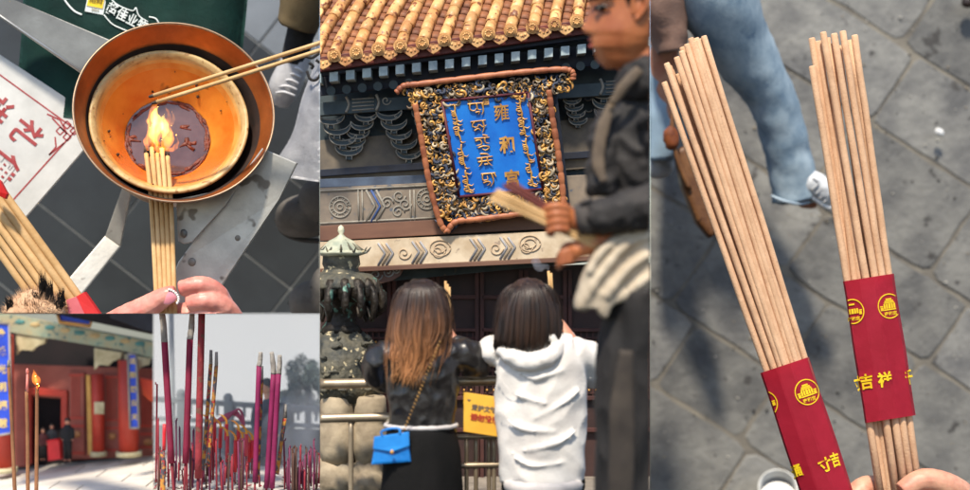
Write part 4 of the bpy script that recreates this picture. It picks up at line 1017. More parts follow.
for k in range(12):
    th = 6.283 * k / 12; x, d = 341 + 25 * math.cos(th), 25 * math.sin(th)
    m.tube([(341 + 8 * math.cos(th), 240, 8 * math.sin(th)), (341 + 17 * math.cos(th), 247, 17 * math.sin(th)), (x, 252, d), (x + 5 * math.cos(th), 247, d + 5 * math.sin(th))], [1, 1.3, 1.4, .4], 6, n=10)
m.build('roof_ridge', M_patina, bb, P)
blathe(341, 276, [(0, 22), (18, 22), (19, 12), (17, 8), (19, 4), (30, 2), (36, -3), (40, -10), (38, -12), (20, -8), (0, -8)], 'middle_roof', M_patina)
m = MB(B)
for k in range(16):
    th = 6.283 * k / 16 + .1; c_, s_ = math.cos(th), math.sin(th)
    m.tube([(341 + 24 * c_, 276, 24 * s_), (341 + 38 * c_, 287, 38 * s_), (341 + 43 * c_, 300, 43 * s_), (341 + 40 * c_, 312 + 4 * (k % 3), 40 * s_), (341 + 33 * c_, 306, 33 * s_)], [2, 3.2, 4, 2.8, .8], 8, n=14)
    m.ell(341 + 34 * c_, 290, 34 * s_, 8, 12, 8, seg=8)
m.wrinkle(2, 5, 4); m.build('dragon_hooks', M_bronze, bb, P)
blathe(341, 312, [(0, 38), (27, 36), (30, 24), (25, 12), (17, 4), (14, -8), (18, -14), (22, -20), (0, -22)], 'neck', M_bronze)
m = MB(B); m.lathe(B(341, 334), zu, [(0, 4), (20, 3), (30, -4), (38, -16), (41, -32), (40, -52), (36, -66), (0, -68)], 48); m.wrinkle(3.5, 8, 7); m.wrinkle(2.2, 4, 9, ridge=True)
for k in range(120):
    th = R.uniform(0, 6.28); y = R.uniform(336, 392); r_ = 22 + 18 * min(1, (y - 332) / 26); x, d = 341 + r_ * math.cos(th), r_ * math.sin(th)
    m.tube([(x, y, d), (x + R.uniform(-7, 7), y + R.uniform(-4, 4), d - 4), (x + R.uniform(-9, 9), y + R.uniform(-7, 5), d - 1)], [1.6, 2.2, .6], 6, n=6)
m.build('body', M_patina, bb, P)
m = MB(B); m.lathe(B(341, 408), zu, [(0, 4), (30, 4), (30, -60), (0, -60)], 32); m.build('foot', M_bronze, bb, P)
D_ = Fr(9.6)
M_drum = mat('pale_carved_stone', lin(176, 160, 134), lin(122, 108, 88), rough=.8, scale=4, bump=.3, bscale=14, bdist=.03)
for k, (cx, w) in enumerate(((337, 17.5), (370, 16))):
    m = MB(D_); m.lathe(D_(cx, 418, -2), zu, [(0, 23), (w - 2, 22.5), (w, 20), (w + .6, 10), (w, 0), (w - 1.4, -4), (w + 1, -8), (w + 1.6, -30), (w - 2, -44), (0, -45)], 36); m.wrinkle(.8, 9, k)
    m.build('stone_drum', M_drum, None, P, label='pale stone drum behind the barrier, ' + ('left one at the frame edge of the temple view' if k == 0 else 'right one nearer the woman in black'), cat='stone drum', group='stone drums under the bronze burner')
for k, (cx, cy, w, h_) in enumerate(((334, 478, 24, 22), (368, 482, 21, 24))):
    m = MB(D_); m.ell(cx, cy, -6, w, h_, 16, seg=24); m.wrinkle(4, 9, k + 3); m.wrinkle(3, 5, k + 7, ridge=True)
    m.build('carved_stone', M_drum, None, P, label='rough carved stone lump at the foot of the barrier, ' + ('left lump' if k == 0 else 'right lump'), cat='stone', group='rough stones behind the barrier')
F_ = Fr(9.12)
M_tubing = mat('weathered_steel_tube', lin(176, 160, 136), lin(140, 124, 102), rough=.4, metal=.55, scale=5, rvar=.1)
br = thing('barrier', 'weathered steel crowd barrier of round tubes behind the two women', 'barrier', F_(420, 520))
def pipe(pts, r, name): 
    m = MB(F_); m.tube(pts, r, 12, n=max(8, len(pts) * 5)); m.build(name, M_tubing, br, P)
pipe([(300, 384.5), (420, 382), (520, 380)], 5, 'rail'); pipe([(300, 419), (384, 417), (389, 420), (390, 430)], 4.6, 'rail')
pipe([(440, 466), (520, 464)], 3, 'rail'); pipe([(440, 437), (470, 436.5), (520, 436)], 2.6, 'rail')
for x in (351, 390, 466.5, 476, 489, 494): pipe([(x, 420 if x < 400 else 436, 1), (x, 540, 1)], 2.6 if x < 400 else 2.2, 'post')
S_ = Fr(8.97)
sg = thing('notice_sign', 'yellow notice board with grey and red lettering fixed to the barrier', 'sign', S_(481, 440))
m = MB(S_); m.prism([(463.5, 392), (503, 398), (503, 437.5), (463.5, 431.5)], 2.5, bevel=.5); m.build('board', mat('yellow_board', lin(240, 190, 70), lin(226, 168, 52), rough=.45, scale=4), sg, P)
m = MB(S_); m.text('爱护文物', 484, 408.6, 6.3, dd=-.5, ang=.15, fat=.03); m.build('lettering', mat('grey_ink', lin(110, 96, 84), rough=.6), sg, P)
m = MB(S_); m.text('请勿投币', 484.5, 418.6, 7.2, dd=-.5, ang=.15, fat=.05); m.build('lettering', mat('brick_red_ink', lin(180, 60, 32), rough=.6), sg, P)
m = MB(S_); m.prism([(467, 399), (471, 399.6), (469, 401.6)], .5, dd=-.5); m.build('arrow_mark', bpy.data.materials['grey_ink'], sg, P)

M_gold_dk2 = mat('dull_gold_chain', lin(176, 134, 72), lin(120, 88, 48), rough=.5, metal=.3, scale=12)
# ---------------------------------------------------------------- woman in black
W_ = Fr(8.9)
M_blackcloth = mat('black_cloth', lin(20, 19, 19), lin(13, 13, 13), spec=.2, rough=.85, scale=6, bump=.15, bscale=40)
M_blacksatin = mat('black_satin', lin(38, 35, 34), lin(26, 24, 24), rough=.36, scale=6, bump=.15, bscale=30, spec=.7)
w1 = thing('person', 'woman with long dip dyed brown hair in black, blue bag at her hip, raising incense', 'person', W_(422, 690))
m = MB(W_)
m.ell(420, 312, 4, 19, 25, 22, seg=20); m.tube([(420, 330, 2), (421, 350, 2)], [10, 12], 14); m.ell(421, 376, 0, 33, 34, 19); m.ell(421, 420, 0, 30, 28, 19); m.ell(423, 452, 0, 36, 30, 23)
m.tube([(396, 354, 2), (376, 368, 14), (398, 372, 34), (432, 344, 44), (443, 332, 46)], [10, 9, 7.5, 5.5, 5], 12, n=16)
m.tube([(446, 354, 2), (474, 366, 16), (466, 354, 34), (452, 338, 44), (448, 330, 46)], [10, 9, 7.5, 5.5, 5], 12, n=16)
m.ell(446, 329, 46, 7, 8, 6)
for k in range(4): m.tube([(441 + 2.6 * k, 333 - k, 42), (443 + 2.2 * k, 326 - k, 40), (447 + 1.4 * k, 326 - k, 46)], [2, 1.9, 1.5], 8, n=7)
for s_ in (-1, 1): m.tube([(422 + s_ * 15, 470, 0), (422 + s_ * 13, 580, 2), (422 + s_ * 12, 684, 4)], [16, 11, 7], 14, n=10); m.ell(422 + s_ * 12, 686, -2, 7, 5, 14)
m.fuse(1.7, 4); m.build('body', M_skin, w1, P)
m = MB(W_)
m.tube([(423, 345, 0), (423, 362, 0), (423, 392, 0), (422, 416, 0), (422, 434, 0)], [26, 37, 36, 33, 35], 28, n=22, flat=.62); m.tube([(398, 352, 2), (420, 346, 0), (446, 352, 2)], [12, 15, 12], 14, n=8)
m.tube([(398, 352, 2), (380, 360, 10), (382, 376, 22), (398, 376, 34), (424, 350, 44)], [14, 17, 16, 12, 8], 18, n=18)
m.tube([(446, 352, 2), (468, 356, 10), (476, 364, 22), (468, 352, 34), (454, 341, 43)], [14, 17, 16, 12, 8], 18, n=18)
m.fuse(1.8, 3); m.wrinkle(1.7, 17, 4, sx=1.2, ridge=True); m.wrinkle(.5, 8, 2)
m.build('top', M_blacksatin, w1, P)
m = MB(W_); m.lathe(W_(422, 430), zu, [(10, 8), (30, 8), (34, 0), (38, -20), (41, -60), (46, -150), (47, -160), (20, -160)], 40, sx=1); m.wrinkle(2.2, 12, 2, sx=1.6, sz=.2)
m.build('skirt', M_blackcloth, w1, P)
m = MB(W_); q_ = 40
m.tube([(421 + 35.5 * math.cos(6.2832 * k / q_), 425 + 3.4 * math.cos(2 * 6.2832 * k / q_ / 2) * 0 - 3.6 * math.sin(6.2832 * k / q_), 31 * math.sin(6.2832 * k / q_)) for k in range(q_ + 1)], 2.3, 8); m.wrinkle(.7, 5, 3)
m.build('waistband', mat('white_cotton', lin(206, 200, 196), lin(182, 176, 174), rough=.8), w1, P)
# hair: a cap, a heavy fall and hundreds of strands
M_ombre = zmat('ombre_hair', [(0, lin(196, 142, 94)), (.25, lin(164, 112, 72)), (.52, lin(118, 80, 54)), (.78, lin(60, 42, 32)), (1, lin(34, 25, 20))], 302 * W_.u, 411 * W_.u, rough=.42, nscale=22, namt=.12, spec=.5, island=.45)
m = MB(W_)
m.ell(421, 305, 2, 25, 27, 25, seg=22); m.ell(419, 330, -6, 26, 28, 20, seg=20); m.ell(415, 356, -12, 20, 28, 13, seg=18); m.ell(411, 374, -14, 13, 14, 9)
m.fuse(1.8, 4); m.wrinkle(2, 9, 3, sx=2.2, sz=.25)
for k in range(520):
    th = R.uniform(-2.95, .0); x0 = 421 + R.uniform(-4, 5); c_ = math.cos(th); s_ = math.sin(th); ln = R.uniform(360, 391) - 7 * abs(c_)
    w = R.uniform(.9, 1.1); wv = R.uniform(-3, 3)
    m.tube([(x0, 279.5, 0), (421 + 17 * c_ * w, 287, 19 * s_), (421 + 26 * c_ * w, 306, 25.5 * s_ * w), (419 + 27 * c_ * w + wv, 334, -4 + 24 * s_ * w), (415 + 21 * c_ * w - 1.6 * wv, 358, -10 + 16 * s_ * w), (411 + 17 * c_ * w + 1.5 * wv + R.uniform(-4, 4), ln, -13 + 11 * s_ * w)], [.4, .75, .9, .9, .75, .2], 4, n=18)
for k in range(70):
    th = R.uniform(-3.0, .1); c_, s_ = math.cos(th), math.sin(th); w = R.uniform(1.06, 1.26); q_ = R.uniform(-5, 5)
    m.tube([(421, 279, 0), (421 + 20 * c_ * w, 289, 18 * s_), (421 + 27 * c_ * w, 312, 24 * s_), (419 + 27 * c_ * w + q_, 345, 20 * s_ - 5), (413 + 20 * c_ * w + q_ * 1.6, R.uniform(365, 392), 14 * s_ - 12)], [.3, .4, .4, .35, .15], 3, n=14)
m.build('hair', M_ombre, w1, P)
# bag and strap
bag1 = thing('shoulder_bag', 'bright blue box bag on a gold strap at the hip of the woman in black', 'bag', W_(392, 468, -26))
m = MB(W_); m.prism([(375, 442, -32), (408, 437, -40), (411, 462, -40), (371, 465, -32)], 16, bevel=2.5); m.build('pouch', mat('cobalt_leather', lin(28, 126, 206), lin(16, 104, 184), rough=.4, scale=5, bump=.15, bscale=40), bag1, P)
m = MB(W_); m.prism([(374, 437, -34), (409, 432, -42), (409.5, 446, -42.5), (392, 452, -39), (373, 449, -34)], 3, bevel=1); m.build('flap', mat('cobalt_flap', lin(36, 136, 216), lin(24, 116, 196), rough=.4), bag1, P)
m = MB(W_); m.tube([(383, 437, -35), (382, 431, -35), (398, 428, -38), (400, 434, -40)], 1.2, 8, n=12); m.build('handle', bpy.data.materials['cobalt_leather'], bag1, P)
m = MB(W_); m.ell(392, 452, -43, 2, 2.4, 1.5, seg=10); m.build('clasp', M_gold, bag1, P)
m = MB(W_)
for k in range(26):
    t = k / 25; x, y, d = 403 + 37 * t, 433 - 91 * t, -33 - 8 * math.sin(t * 3.1) - 3 * t * 0
    m.ell(x, y, d, .95, 1.7, .8, seg=8, rot=.4)
m.build('chain_strap', M_gold_dk2, bag1, P)
for k in range(3):
    m = MB(W_); m.tube([(447 + k * 1.6, 333 + k, 45), (445.5 + k * 1.9, 281 + 3 * k, 50)], 1.3, 8, n=5)
    m.build('incense_stick', M_stick2, None, P, label='incense stick raised by the woman in black, one of her close three', cat='incense stick', group='incense sticks of the woman in black')

# ---------------------------------------------------------------- woman in the white hoodie
w2 = thing('person', 'woman with straight dark hair in a white hooded sweatshirt raising incense', 'person', W_(540, 700))
m = MB(W_)
m.ell(529, 312, 4, 20, 26, 22, seg=20); m.tube([(530, 332, 2), (532, 352, 2)], [10, 13], 14); m.ell(540, 380, 0, 38, 36, 21); m.ell(542, 430, 0, 36, 40, 21); m.ell(543, 480, 0, 38, 28, 22)
m.tube([(570, 356, 2), (588, 372, 18), (572, 344, 36), (558, 322, 44)], [11, 10, 8, 6], 12, n=14); m.tube([(505, 354, 2), (491, 354, 18), (508, 340, 36), (546, 322, 44)], [11, 10, 8, 6], 12, n=14); m.ell(552, 318, 45, 8, 9, 7)
for k in range(4): m.tube([(546 + 2.6 * k, 322 - k, 41), (547 + 2.4 * k, 314 - k, 39), (550 + 1.6 * k, 313 - k, 45)], [2, 1.9, 1.5], 8, n=7)
for s_ in (-1, 1): m.tube([(543 + s_ * 17, 490, 0), (543 + s_ * 14, 590, 2), (543 + s_ * 13, 692, 4)], [17, 12, 8], 14, n=10); m.ell(543 + s_ * 13, 695, -2, 7, 5, 14)
m.fuse(1.7, 4); m.build('body', M_skin, w2, P)
M_hood = mat('white_fleece', lin(228, 224, 218), lin(212, 206, 200), rough=.85, scale=5, bump=.12, bscale=50)
m = MB(W_)
m.tube([(538, 344, 0), (540, 358, 0), (541, 390, 0), (541, 430, 0), (542, 462, 0), (542.5, 483, 0)], [30, 43, 46.5, 45, 43.5, 41], 30, n=26, flat=.62)
m.tube([(504, 352, 0), (535, 345, -2), (570, 350, 0)], [14, 17, 15], 16, n=8)
m.tube([(572, 352, 2), (591, 361, 12), (590, 374, 24), (576, 356, 38), (560, 330, 44)], [17, 17, 15, 12, 8.5], 18, n=18)
m.tube([(503, 352, 2), (492, 350, 12), (494, 352, 24), (514, 342, 38), (540, 328, 44)], [15, 15, 13, 11, 8.5], 18, n=18)
for f_ in ([(492, 366, -20), (512, 392, -28), (546, 404, -31)], [(592, 376, -14), (568, 400, -27), (532, 420, -30)], [(498, 410, -22), (520, 428, -29), (556, 432, -30)], [(588, 416, -18), (564, 440, -28), (520, 452, -28)], [(502, 448, -22), (530, 466, -28), (570, 462, -27)], [(516, 372, -28), (536, 378, -31), (562, 370, -27)]):
    m.tube(f_, [.5, 1.7, .5], 10, n=14)
m.fuse(1.8, 10); m.wrinkle(2.0, 30, 5, sx=1.0, sz=.9, ridge=True); m.wrinkle(.8, 13, 8)
top = m.build('hoodie', M_hood, w2, P)
m = MB(W_)
m.tube([(500, 350, -12), (514, 358, -25), (532, 362, -29), (550, 356, -26), (562, 344, -12)], [6, 9, 10, 9, 6], 14, n=18); m.ell(531, 362, -25, 24, 11, 7); m.tube([(556, 350, -16), (552, 338, -20), (546, 334, -18)], [5, 5, 3], 10, n=8)
m.fuse(1.6, 6); m.wrinkle(1.0, 12, 6, ridge=True); m.build('hood', M_hood, top, P)
m = MB(W_); m.lathe(W_(543, 482), zu, [(36, 5), (39.5, 4), (41, 0), (40.5, -5), (38.5, -7), (30, -7)], 44); m.wrinkle(.6, 4, 2, sx=3, sz=.2)
ob = m.build('hem_band', mat('ribbed_white', lin(206, 200, 196), lin(186, 180, 178), rough=.9, scale=10), top, P)
m = MB(W_)
for s_ in (-1, 1): m.tube([(543 + s_ * 17, 478, 0), (543 + s_ * 17, 560, 2), (543 + s_ * 15, 690, 4)], [25, 20, 17], 18, n=12)
m.fuse(2.2, 2); m.wrinkle(1.6, 12, 3, ridge=True); m.build('trousers', M_blackcloth, w2, P)
m = MB(W_)
m.ell(529, 305, 1, 26, 27.5, 26, seg=22); m.ell(529, 325, -5, 28, 26, 22, seg=20); m.ell(526, 338, -8, 28, 12, 19, seg=18); m.fuse(1.8, 4); m.wrinkle(1.6, 8, 3, sx=2.4, sz=.2)
for k in range(460):
    th = R.uniform(-3.3, .15); c_, s_ = math.cos(th), math.sin(th); w = R.uniform(.94, 1.1); x0 = 529 + R.uniform(-3, 6)
    ln = 347 + 2 * math.sin(th * 3) + R.uniform(-5, 3) - 3 * (c_ > .6)
    m.tube([(x0, 278.5, 2), (529 + 18 * c_, 287, 1 + 20 * s_), (529 + 27 * c_ * w, 306, 26 * s_ * w), (528.5 + 30 * c_ * w, 328, -4 + 24.5 * s_ * w), (527 + 31 * c_ * w, ln, -7 + 21 * s_ * w)], [.4, .75, .8, .8, .4], 4, n=13)
for k in range(70):
    th = R.uniform(-3.3, .2); c_, s_ = math.cos(th), math.sin(th); w = R.uniform(1.05, 1.22); q_ = R.uniform(-4, 4)
    m.tube([(529, 278, 2), (529 + 20 * c_ * w, 288, 1 + 19 * s_), (529 + 28 * c_ * w, 308, 25 * s_), (528 + 30 * c_ * w + q_, R.uniform(335, 356), 22 * s_ - 5)], [.3, .4, .4, .15], 3, n=12)
m.build('hair', M_dark_hair, w2, P)
for k in range(2):
    m = MB(W_); m.tube([(552 + k * 2.2, 320, 44), (548.5 + k * 2.4, 271 + 2 * k, 48)], 1.4, 8, n=5)
    m.build('incense_stick', M_stick2, None, P, label='smoking incense stick raised by the woman in the white hoodie, one of two', cat='incense stick', group='incense sticks of the woman in white')
m = MB(W_)
m.tube([(549, 271, 48), (546, 266, 48), (540, 268, 48), (535, 262, 50), (530, 262, 50)], [1.5, 3, 4, 5.5, 1], 10, n=18); m.fuse(1, 3); m.wrinkle(1.5, 4, 2)
m.build('smoke', smoke_mat('stick_smoke', (.8, .85, .95, 1), 7), None, P, kind='stuff', label='faint wisp of blue smoke above the incense of the woman in white', cat='smoke')

# ---------------------------------------------------------------- man at the right
N_ = Fr(7.8)
M_jacket = mat('charcoal_jacket', lin(44, 40, 38), lin(30, 28, 28), rough=.75, scale=4, bump=.2, bscale=40)
M_tanskin = mat('warm_skin', lin(186, 114, 70), lin(156, 88, 52), rough=.45, scale=6, sss=.12, bump=.1, bscale=60, bdist=.004)
mn = thing('person', 'man in charcoal jacket in profile, holding a bundle of incense before him', 'person', N_(650, 560))
m = MB(N_)
# the head as stacked slices: front of the face, back of the skull and half width at each height
HS = [(-64, 618, 660, 16), (-56, 604, 676, 28), (-42, 593, 684, 36), (-28, 587, 686, 38), (-12, 585.6, 686, 38), (-4, 586, 685, 37), (2, 589.4, 683, 36.5), (8, 590.5, 681, 36), (15, 587.6, 678, 35.5), (23, 584.4, 674, 35), (29, 581.6, 670, 34.5), (32.5, 583.4, 668, 34), (36, 590.6, 665, 33), (39.5, 589.6, 662, 32), (43, 591.8, 660, 31), (46.5, 590.4, 658, 29.5), (50, 594.2, 655, 27.5), (54.5, 594.2, 652, 25), (60, 596, 649, 22.5), (65, 601, 645, 19), (69, 608, 640, 13)]
rg = []
for (y_, f_, b_, w_) in HS:
    ring = []
    for i in range(28):
        th = 2 * math.pi * i / 28; c_, s_ = math.cos(th), math.sin(th)
        base_ = 590 + max(0, (-28 - y_)) * .75 + max(0, y_ - 46) * .55; fx_ = base_ + (f_ - base_) * math.exp(-(s_ / .33) ** 2) + (3.4 if 0 < y_ < 13 else 0) * math.exp(-((abs(s_) - .5) / .2) ** 2)
        cx_ = f_ + (b_ - f_) * .52; px_ = cx_ + (b_ - cx_) * c_ if c_ > 0 else cx_ + (cx_ - fx_) * c_
        wd = w_ * (abs(s_) ** (.8 if c_ > 0 else .95)) * (1 if s_ > 0 else -1)
        ring.append(m.bm.verts.new(N_(px_, y_, wd)))
    rg.append(ring)
for r0, r1 in zip(rg, rg[1:]):
    for i in range(28): m.bm.faces.new((r0[i], r0[(i + 1) % 28], r1[(i + 1) % 28], r1[i]))
m.bm.faces.new(rg[0]); m.bm.faces.new(rg[-1])
m.ell(588.6, 32, -6, 3.6, 3, 4); m.ell(588.6, 32, 6, 3.6, 3, 4)
m.tube([(640, 30, 4), (650, 90, 6)], [26, 30], 18); m.ell(660, 150, 6, 62, 70, 40); m.ell(662, 240, 6, 56, 70, 36); m.ell(664, 320, 6, 54, 50, 36)
m.tube([(668, 120, -34), (684, 196, -44), (640, 212, -50), (602, 217, -46), (574, 222, -40)], [24, 20, 15, 12, 10], 16, n=20)
m.tube([(668, 120, 34), (680, 200, 24), (640, 222, -10), (600, 240, -30), (576, 250, -34)], [24, 20, 15, 12, 9], 16, n=20)
m.ell(566, 219, -42, 13, 13, 10); m.ell(570, 252, -34, 11, 11, 10)
for k in range(4): m.tube([(568, 208 + 7.2 * k, -51), (555 + k * .7, 206 + 7.6 * k, -56), (545 + k * 1.2, 210 + 7.6 * k, -47), (550 + k, 214 + 7 * k, -35)], [4.3, 4.2, 3.6, 3.0], 10, n=14)
m.tube([(570, 212, -46), (558, 206, -44), (548, 206, -40)], [4.6, 4, 3.2], 10, n=10)
for k in range(3): m.tube([(572, 250 + 5 * k, -44), (562, 253 + 5 * k, -46), (558, 258 + 5 * k, -36)], [3.8, 3.6, 3], 10, n=9)
for s_ in (-1, 1): m.tube([(660, 350, 6 + s_ * 18), (650, 460, 6 + s_ * 18), (648, 556, 8 + s_ * 18)], [28, 20, 13], 14, n=10)
m.fuse(1.35, 2)
body = m.build('body', M_tanskin, mn, P)
m = MB(N_); m.tube([(634, 16, -35), (633, 2, -37), (638, -6, -39), (645, -3, -39.5), (646, 6, -39), (640, 16, -37), (636, 20, -35)], 2.4, 10, n=26); m.ell(639, 6, -35.4, 6, 11, 2.4, seg=16); m.ell(637, 18, -35.5, 3, 3.6, 2); m.build('ear', M_tanskin, mn, P)
m = MB(N_); m.tube([(596, 41.6, -13), (592, 40.2, -7), (589.8, 40, 0), (592, 40.2, 7)], [.4, 1.5, 1.9, .6], 8, n=12); m.tube([(596, 43, -13), (592.4, 46, -7), (590.6, 46.6, 0), (592.4, 46, 7)], [.4, 1.7, 2.1, .6], 8, n=12); m.build('lips', mat('lip', lin(186, 84, 72), lin(166, 70, 60), rough=.45), mn, P)
m = MB(N_); m.ell(600, 8.6, -25.5, 6.4, 2.7, 4, seg=12); m.tube([(593.6, 8, -21), (600, 5, -29), (610, 8.4, -32)], 1.4, 6, n=9); m.build('eye', mat('eye_dark', lin(34, 22, 18), rough=.3), mn, P)
m = MB(N_); m.tube([(588, 0, -14), (598, -5, -27), (614, -1, -35)], [1.4, 2.6, 1.2], 8, n=10); m.build('eyebrow', M_dark_hair, mn, P)
m = MB(N_); m.ell(642, -34, 0, 46, 38, 42, seg=24); m.ell(664, -6, 0, 24, 34, 38, seg=20); m.tube([(626, -26, -36), (629, -8, -37.5), (630, 4, -36.5)], [7, 5, 2.5], 10, n=8); m.fuse(2.2, 3); m.wrinkle(2.4, 7, 4, sx=1.5)
m.build('hair', M_dark_hair, mn, P)
# jacket with its pale front edge
m = MB(N_)
m.ell(660, 150, 6, 66, 66, 44, seg=28); m.ell(660, 220, 6, 58, 64, 42, seg=28); m.tube([(626, 88, -2), (650, 78, -28), (690, 86, -20)], [16, 22, 24], 16, n=10)
m.tube([(608, 112, -10), (602, 150, -16), (602, 196, -18)], [12, 15, 15], 14, n=10)
m.tube([(664, 110, -36), (688, 186, -48), (650, 206, -54), (608, 214, -50), (590, 218, -46)], [30, 27, 22, 19, 17], 20, n=24)
m.tube([(668, 120, 34), (684, 200, 24), (640, 222, -8), (600, 238, -26)], [26, 22, 18, 14], 18, n=18)
m.fuse(2.4, 3); m.wrinkle(3.4, 20, 4, ridge=True); m.wrinkle(1.2, 8, 7)
jk = m.build('jacket', M_jacket, mn, P)
m = MB(N_); m.tube([(618, 92, -36), (604, 124, -36), (598, 160, -38), (604, 182, -40)], [3, 6, 6.5, 4], 14, n=16, flat=.4); m.tube([(640, 70, -44), (626, 84, -46), (612, 104, -42)], [5, 6, 4], 12, n=12, flat=.4); m.wrinkle(1.6, 10, 2); m.build('front_facing', mat('taupe_facing', lin(112, 96, 78), lin(84, 72, 60), rough=.8), jk, P)
m = MB(N_); m.tube([(592, 217, -46), (578, 220, -43)], [18, 15.5], 18); m.tube([(580, 204, -56), (592, 199, -62)], [2, 2], 8); m.wrinkle(.8, 5, 3); m.build('cuff', mat('grey_knit', lin(82, 76, 72), lin(62, 58, 56), rough=.9), jk, P)
# pale jacket tied round the waist
M_beige = mat('pale_beige_cloth', lin(196, 182, 160), lin(166, 150, 128), rough=.85, scale=4, bump=.15, bscale=40)
m = MB(N_)
m.prism([(664, 220), (640, 225), (616, 234), (596, 250), (585, 272), (576, 300), (575, 310), (584, 312), (598, 306), (600, 316), (608, 320), (612, 304), (640, 295), (664, 290)], 34, dd=-50, bevel=5)
for f_ in ([(662, 232, -50), (624, 248, -54), (594, 286, -52), (584, 306, -50)], [(664, 250, -50), (634, 264, -55), (606, 298, -52)], [(664, 270, -50), (646, 280, -54), (622, 298, -50)], [(640, 228, -48), (606, 248, -53), (588, 274, -52)]): m.tube(f_, [2, 4, 4, 2][:len(f_)], 12, n=20)
m.fuse(2.0, 16); m.wrinkle(1.4, 26, 3, ridge=True); m.wrinkle(.6, 8, 5)
m.build('tied_jacket', M_beige, mn, P)
m = MB(N_)
m.tube([(650, 290, -14), (634, 380, -12), (630, 470, -10), (628, 556, -8)], [46, 38, 34, 31], 24, n=26); m.tube([(664, 290, 24), (660, 400, 26), (660, 556, 26)], [44, 38, 30], 24, n=22); m.fuse(2.6, 2); m.wrinkle(4, 26, 3, sx=1.4, sz=.5, ridge=True)
tr = m.build('trousers', mat('black_denim', lin(40, 36, 34), lin(26, 24, 24), rough=.8, scale=3, bump=.2, bscale=50), mn, P)
m = MB(N_); m.tube([(626, 350, -52), (622, 420, -49), (622, 520, -46)], [7, 13, 12], 14, n=16, flat=.4); m.wrinkle(2, 14, 3); m.build('lighter_patch', mat('lighter_denim', lin(66, 58, 50), lin(46, 40, 36), rough=.85, scale=5), tr, P)  # lighter grey brown patch down the front of the trousers
for k in range(11):
    t = (k % 6) / 5; b_ = k >= 6
    m = MB(N_); x0, y0 = 490 + 7 * t, 199 - 9 * t; d = -48 + (4 if b_ else 0) + (k % 2)
    m.tube([(x0 + (3 if b_ else 0), y0 + (1 if b_ else 0), d - 14), (556, 229 - 10 * t, d), (600, 250 - 10 * t, d + 8)], 1.9, 9, n=7)
    m.build('incense_stick', M_stick2, None, P, label='tan incense stick in the bundle the man points before the blue plaque', cat='incense stick', group='incense sticks in the bundle of the man')
M_maroon = mat('maroon_incense', lin(112, 52, 44), lin(84, 38, 34), rough=.8)
for k in range(3):
    m = MB(N_); m.tube([(503 + 4 * k, 185 - 2 * k, -40), (552, 214 - 3 * k, -40), (590, 236 - 3 * k, -36)], 2, 9, n=6)
    m.build('incense_stick', M_maroon, None, P, label='dark red incense stick above the tan bundle in the hands of the man', cat='incense stick', group='dark red incense sticks of the man')
# =================================================================== the red hall across its courtyard
P = 'court'
A = Fr(12.3)
T = Fr(10)
M_red = mat('vermilion_paint', lin(190, 62, 44), lin(162, 48, 36), rough=.5, scale=3, bump=.06)
M_door = mat('brick_red_wood', lin(166, 92, 78), lin(138, 70, 60), rough=.6, scale=4)
M_greenbeam = mat('painted_green_beam', lin(150, 168, 146), lin(176, 160, 124), rough=.7, scale=9, spot=lin(70, 110, 110), spots=.6)
M_creamw = mat('cream_carving', lin(206, 196, 160), lin(168, 156, 120), rough=.7, scale=9)
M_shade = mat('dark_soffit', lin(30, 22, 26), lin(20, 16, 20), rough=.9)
M_bluepl = mat('royal_blue', lin(44, 84, 214), lin(34, 66, 188), rough=.5, scale=6)
M_plframe = mat('grey_frame', lin(160, 154, 150), lin(126, 120, 118), rough=.6)
M_goldink = mat('gold_ink', lin(224, 196, 130), rough=.5)
ch_ = thing('temple_building', 'red temple front with dark doorway, blue couplet boards and green beam', 'temple', A(76, 465))
def pr(poly, t, dd, mt, name, par=None, bev=.5):
    m = MB(A); m.prism(poly, t, dd=dd, bevel=bev); return m.build(name, mt, par or ch_, P)
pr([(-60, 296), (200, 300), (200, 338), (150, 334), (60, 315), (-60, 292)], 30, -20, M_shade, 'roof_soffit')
pr([(110, 290), (200, 290), (200, 336), (146, 331), (110, 318)], 8, -26, mat('blue_black_tile', lin(40, 44, 58), lin(26, 28, 40), rough=.6), 'roof_edge')
for (x0, x1, y0, s) in ((16, 46, 333, .16), (94, 122, 348, .16), (124, 150, 354, .16)):
    pr([(x0, y0), (x1, y0 + (x1 - x0) * s), (x1 - 2, y0 + 11), (x1 - 10, y0 + 13), (x1 - 14, y0 + 18), (x0 + 5, y0 + 16), (x0, y0 + 22)], 6, -4, M_creamw, 'beam_bracket', bev=.8)
m = MB(A); m.prism([(-60, 305), (10, 315), (160, 343), (160, 360), (120, 350), (60, 340), (10, 332), (-60, 322)], 10, dd=-6, bevel=.5, m=2)
for k in range(9): m.ell(20 + 15 * k, 322 + 2.7 * k, -6, 5.5, 2.6, .8, m=k % 2, seg=10)
m.build('beam', [mat('teal_pattern', lin(84, 140, 136), rough=.7), mat('tan_pattern', lin(196, 170, 120), rough=.7), M_greenbeam], ch_, P)
nb = pr([(56, 308), (92, 315), (90, 326), (60, 322)], 4, -16, M_bluepl, 'name_board')
m = MB(A); m.tube([(56, 308, -17), (60, 322, -17), (90, 326, -17), (93, 314, -17)], 2, 8); m.build('name_board_frame', mat('gilt', lin(196, 140, 70), rough=.5), nb, P)
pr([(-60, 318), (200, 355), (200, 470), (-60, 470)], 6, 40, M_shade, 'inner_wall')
pr([(-60, 362), (160, 369), (160, 456), (63, 460), (63, 398), (30, 396), (30, 466), (-60, 474)], 5, 22, M_door, 'front_wall')
for xa, xb, ya, yb in ((25, 31, 388, 464), (61, 67, 392, 460)): pr([(xa, ya), (xb, ya), (xb, yb), (xa, yb)], 6, 16, M_red, 'door_frame')
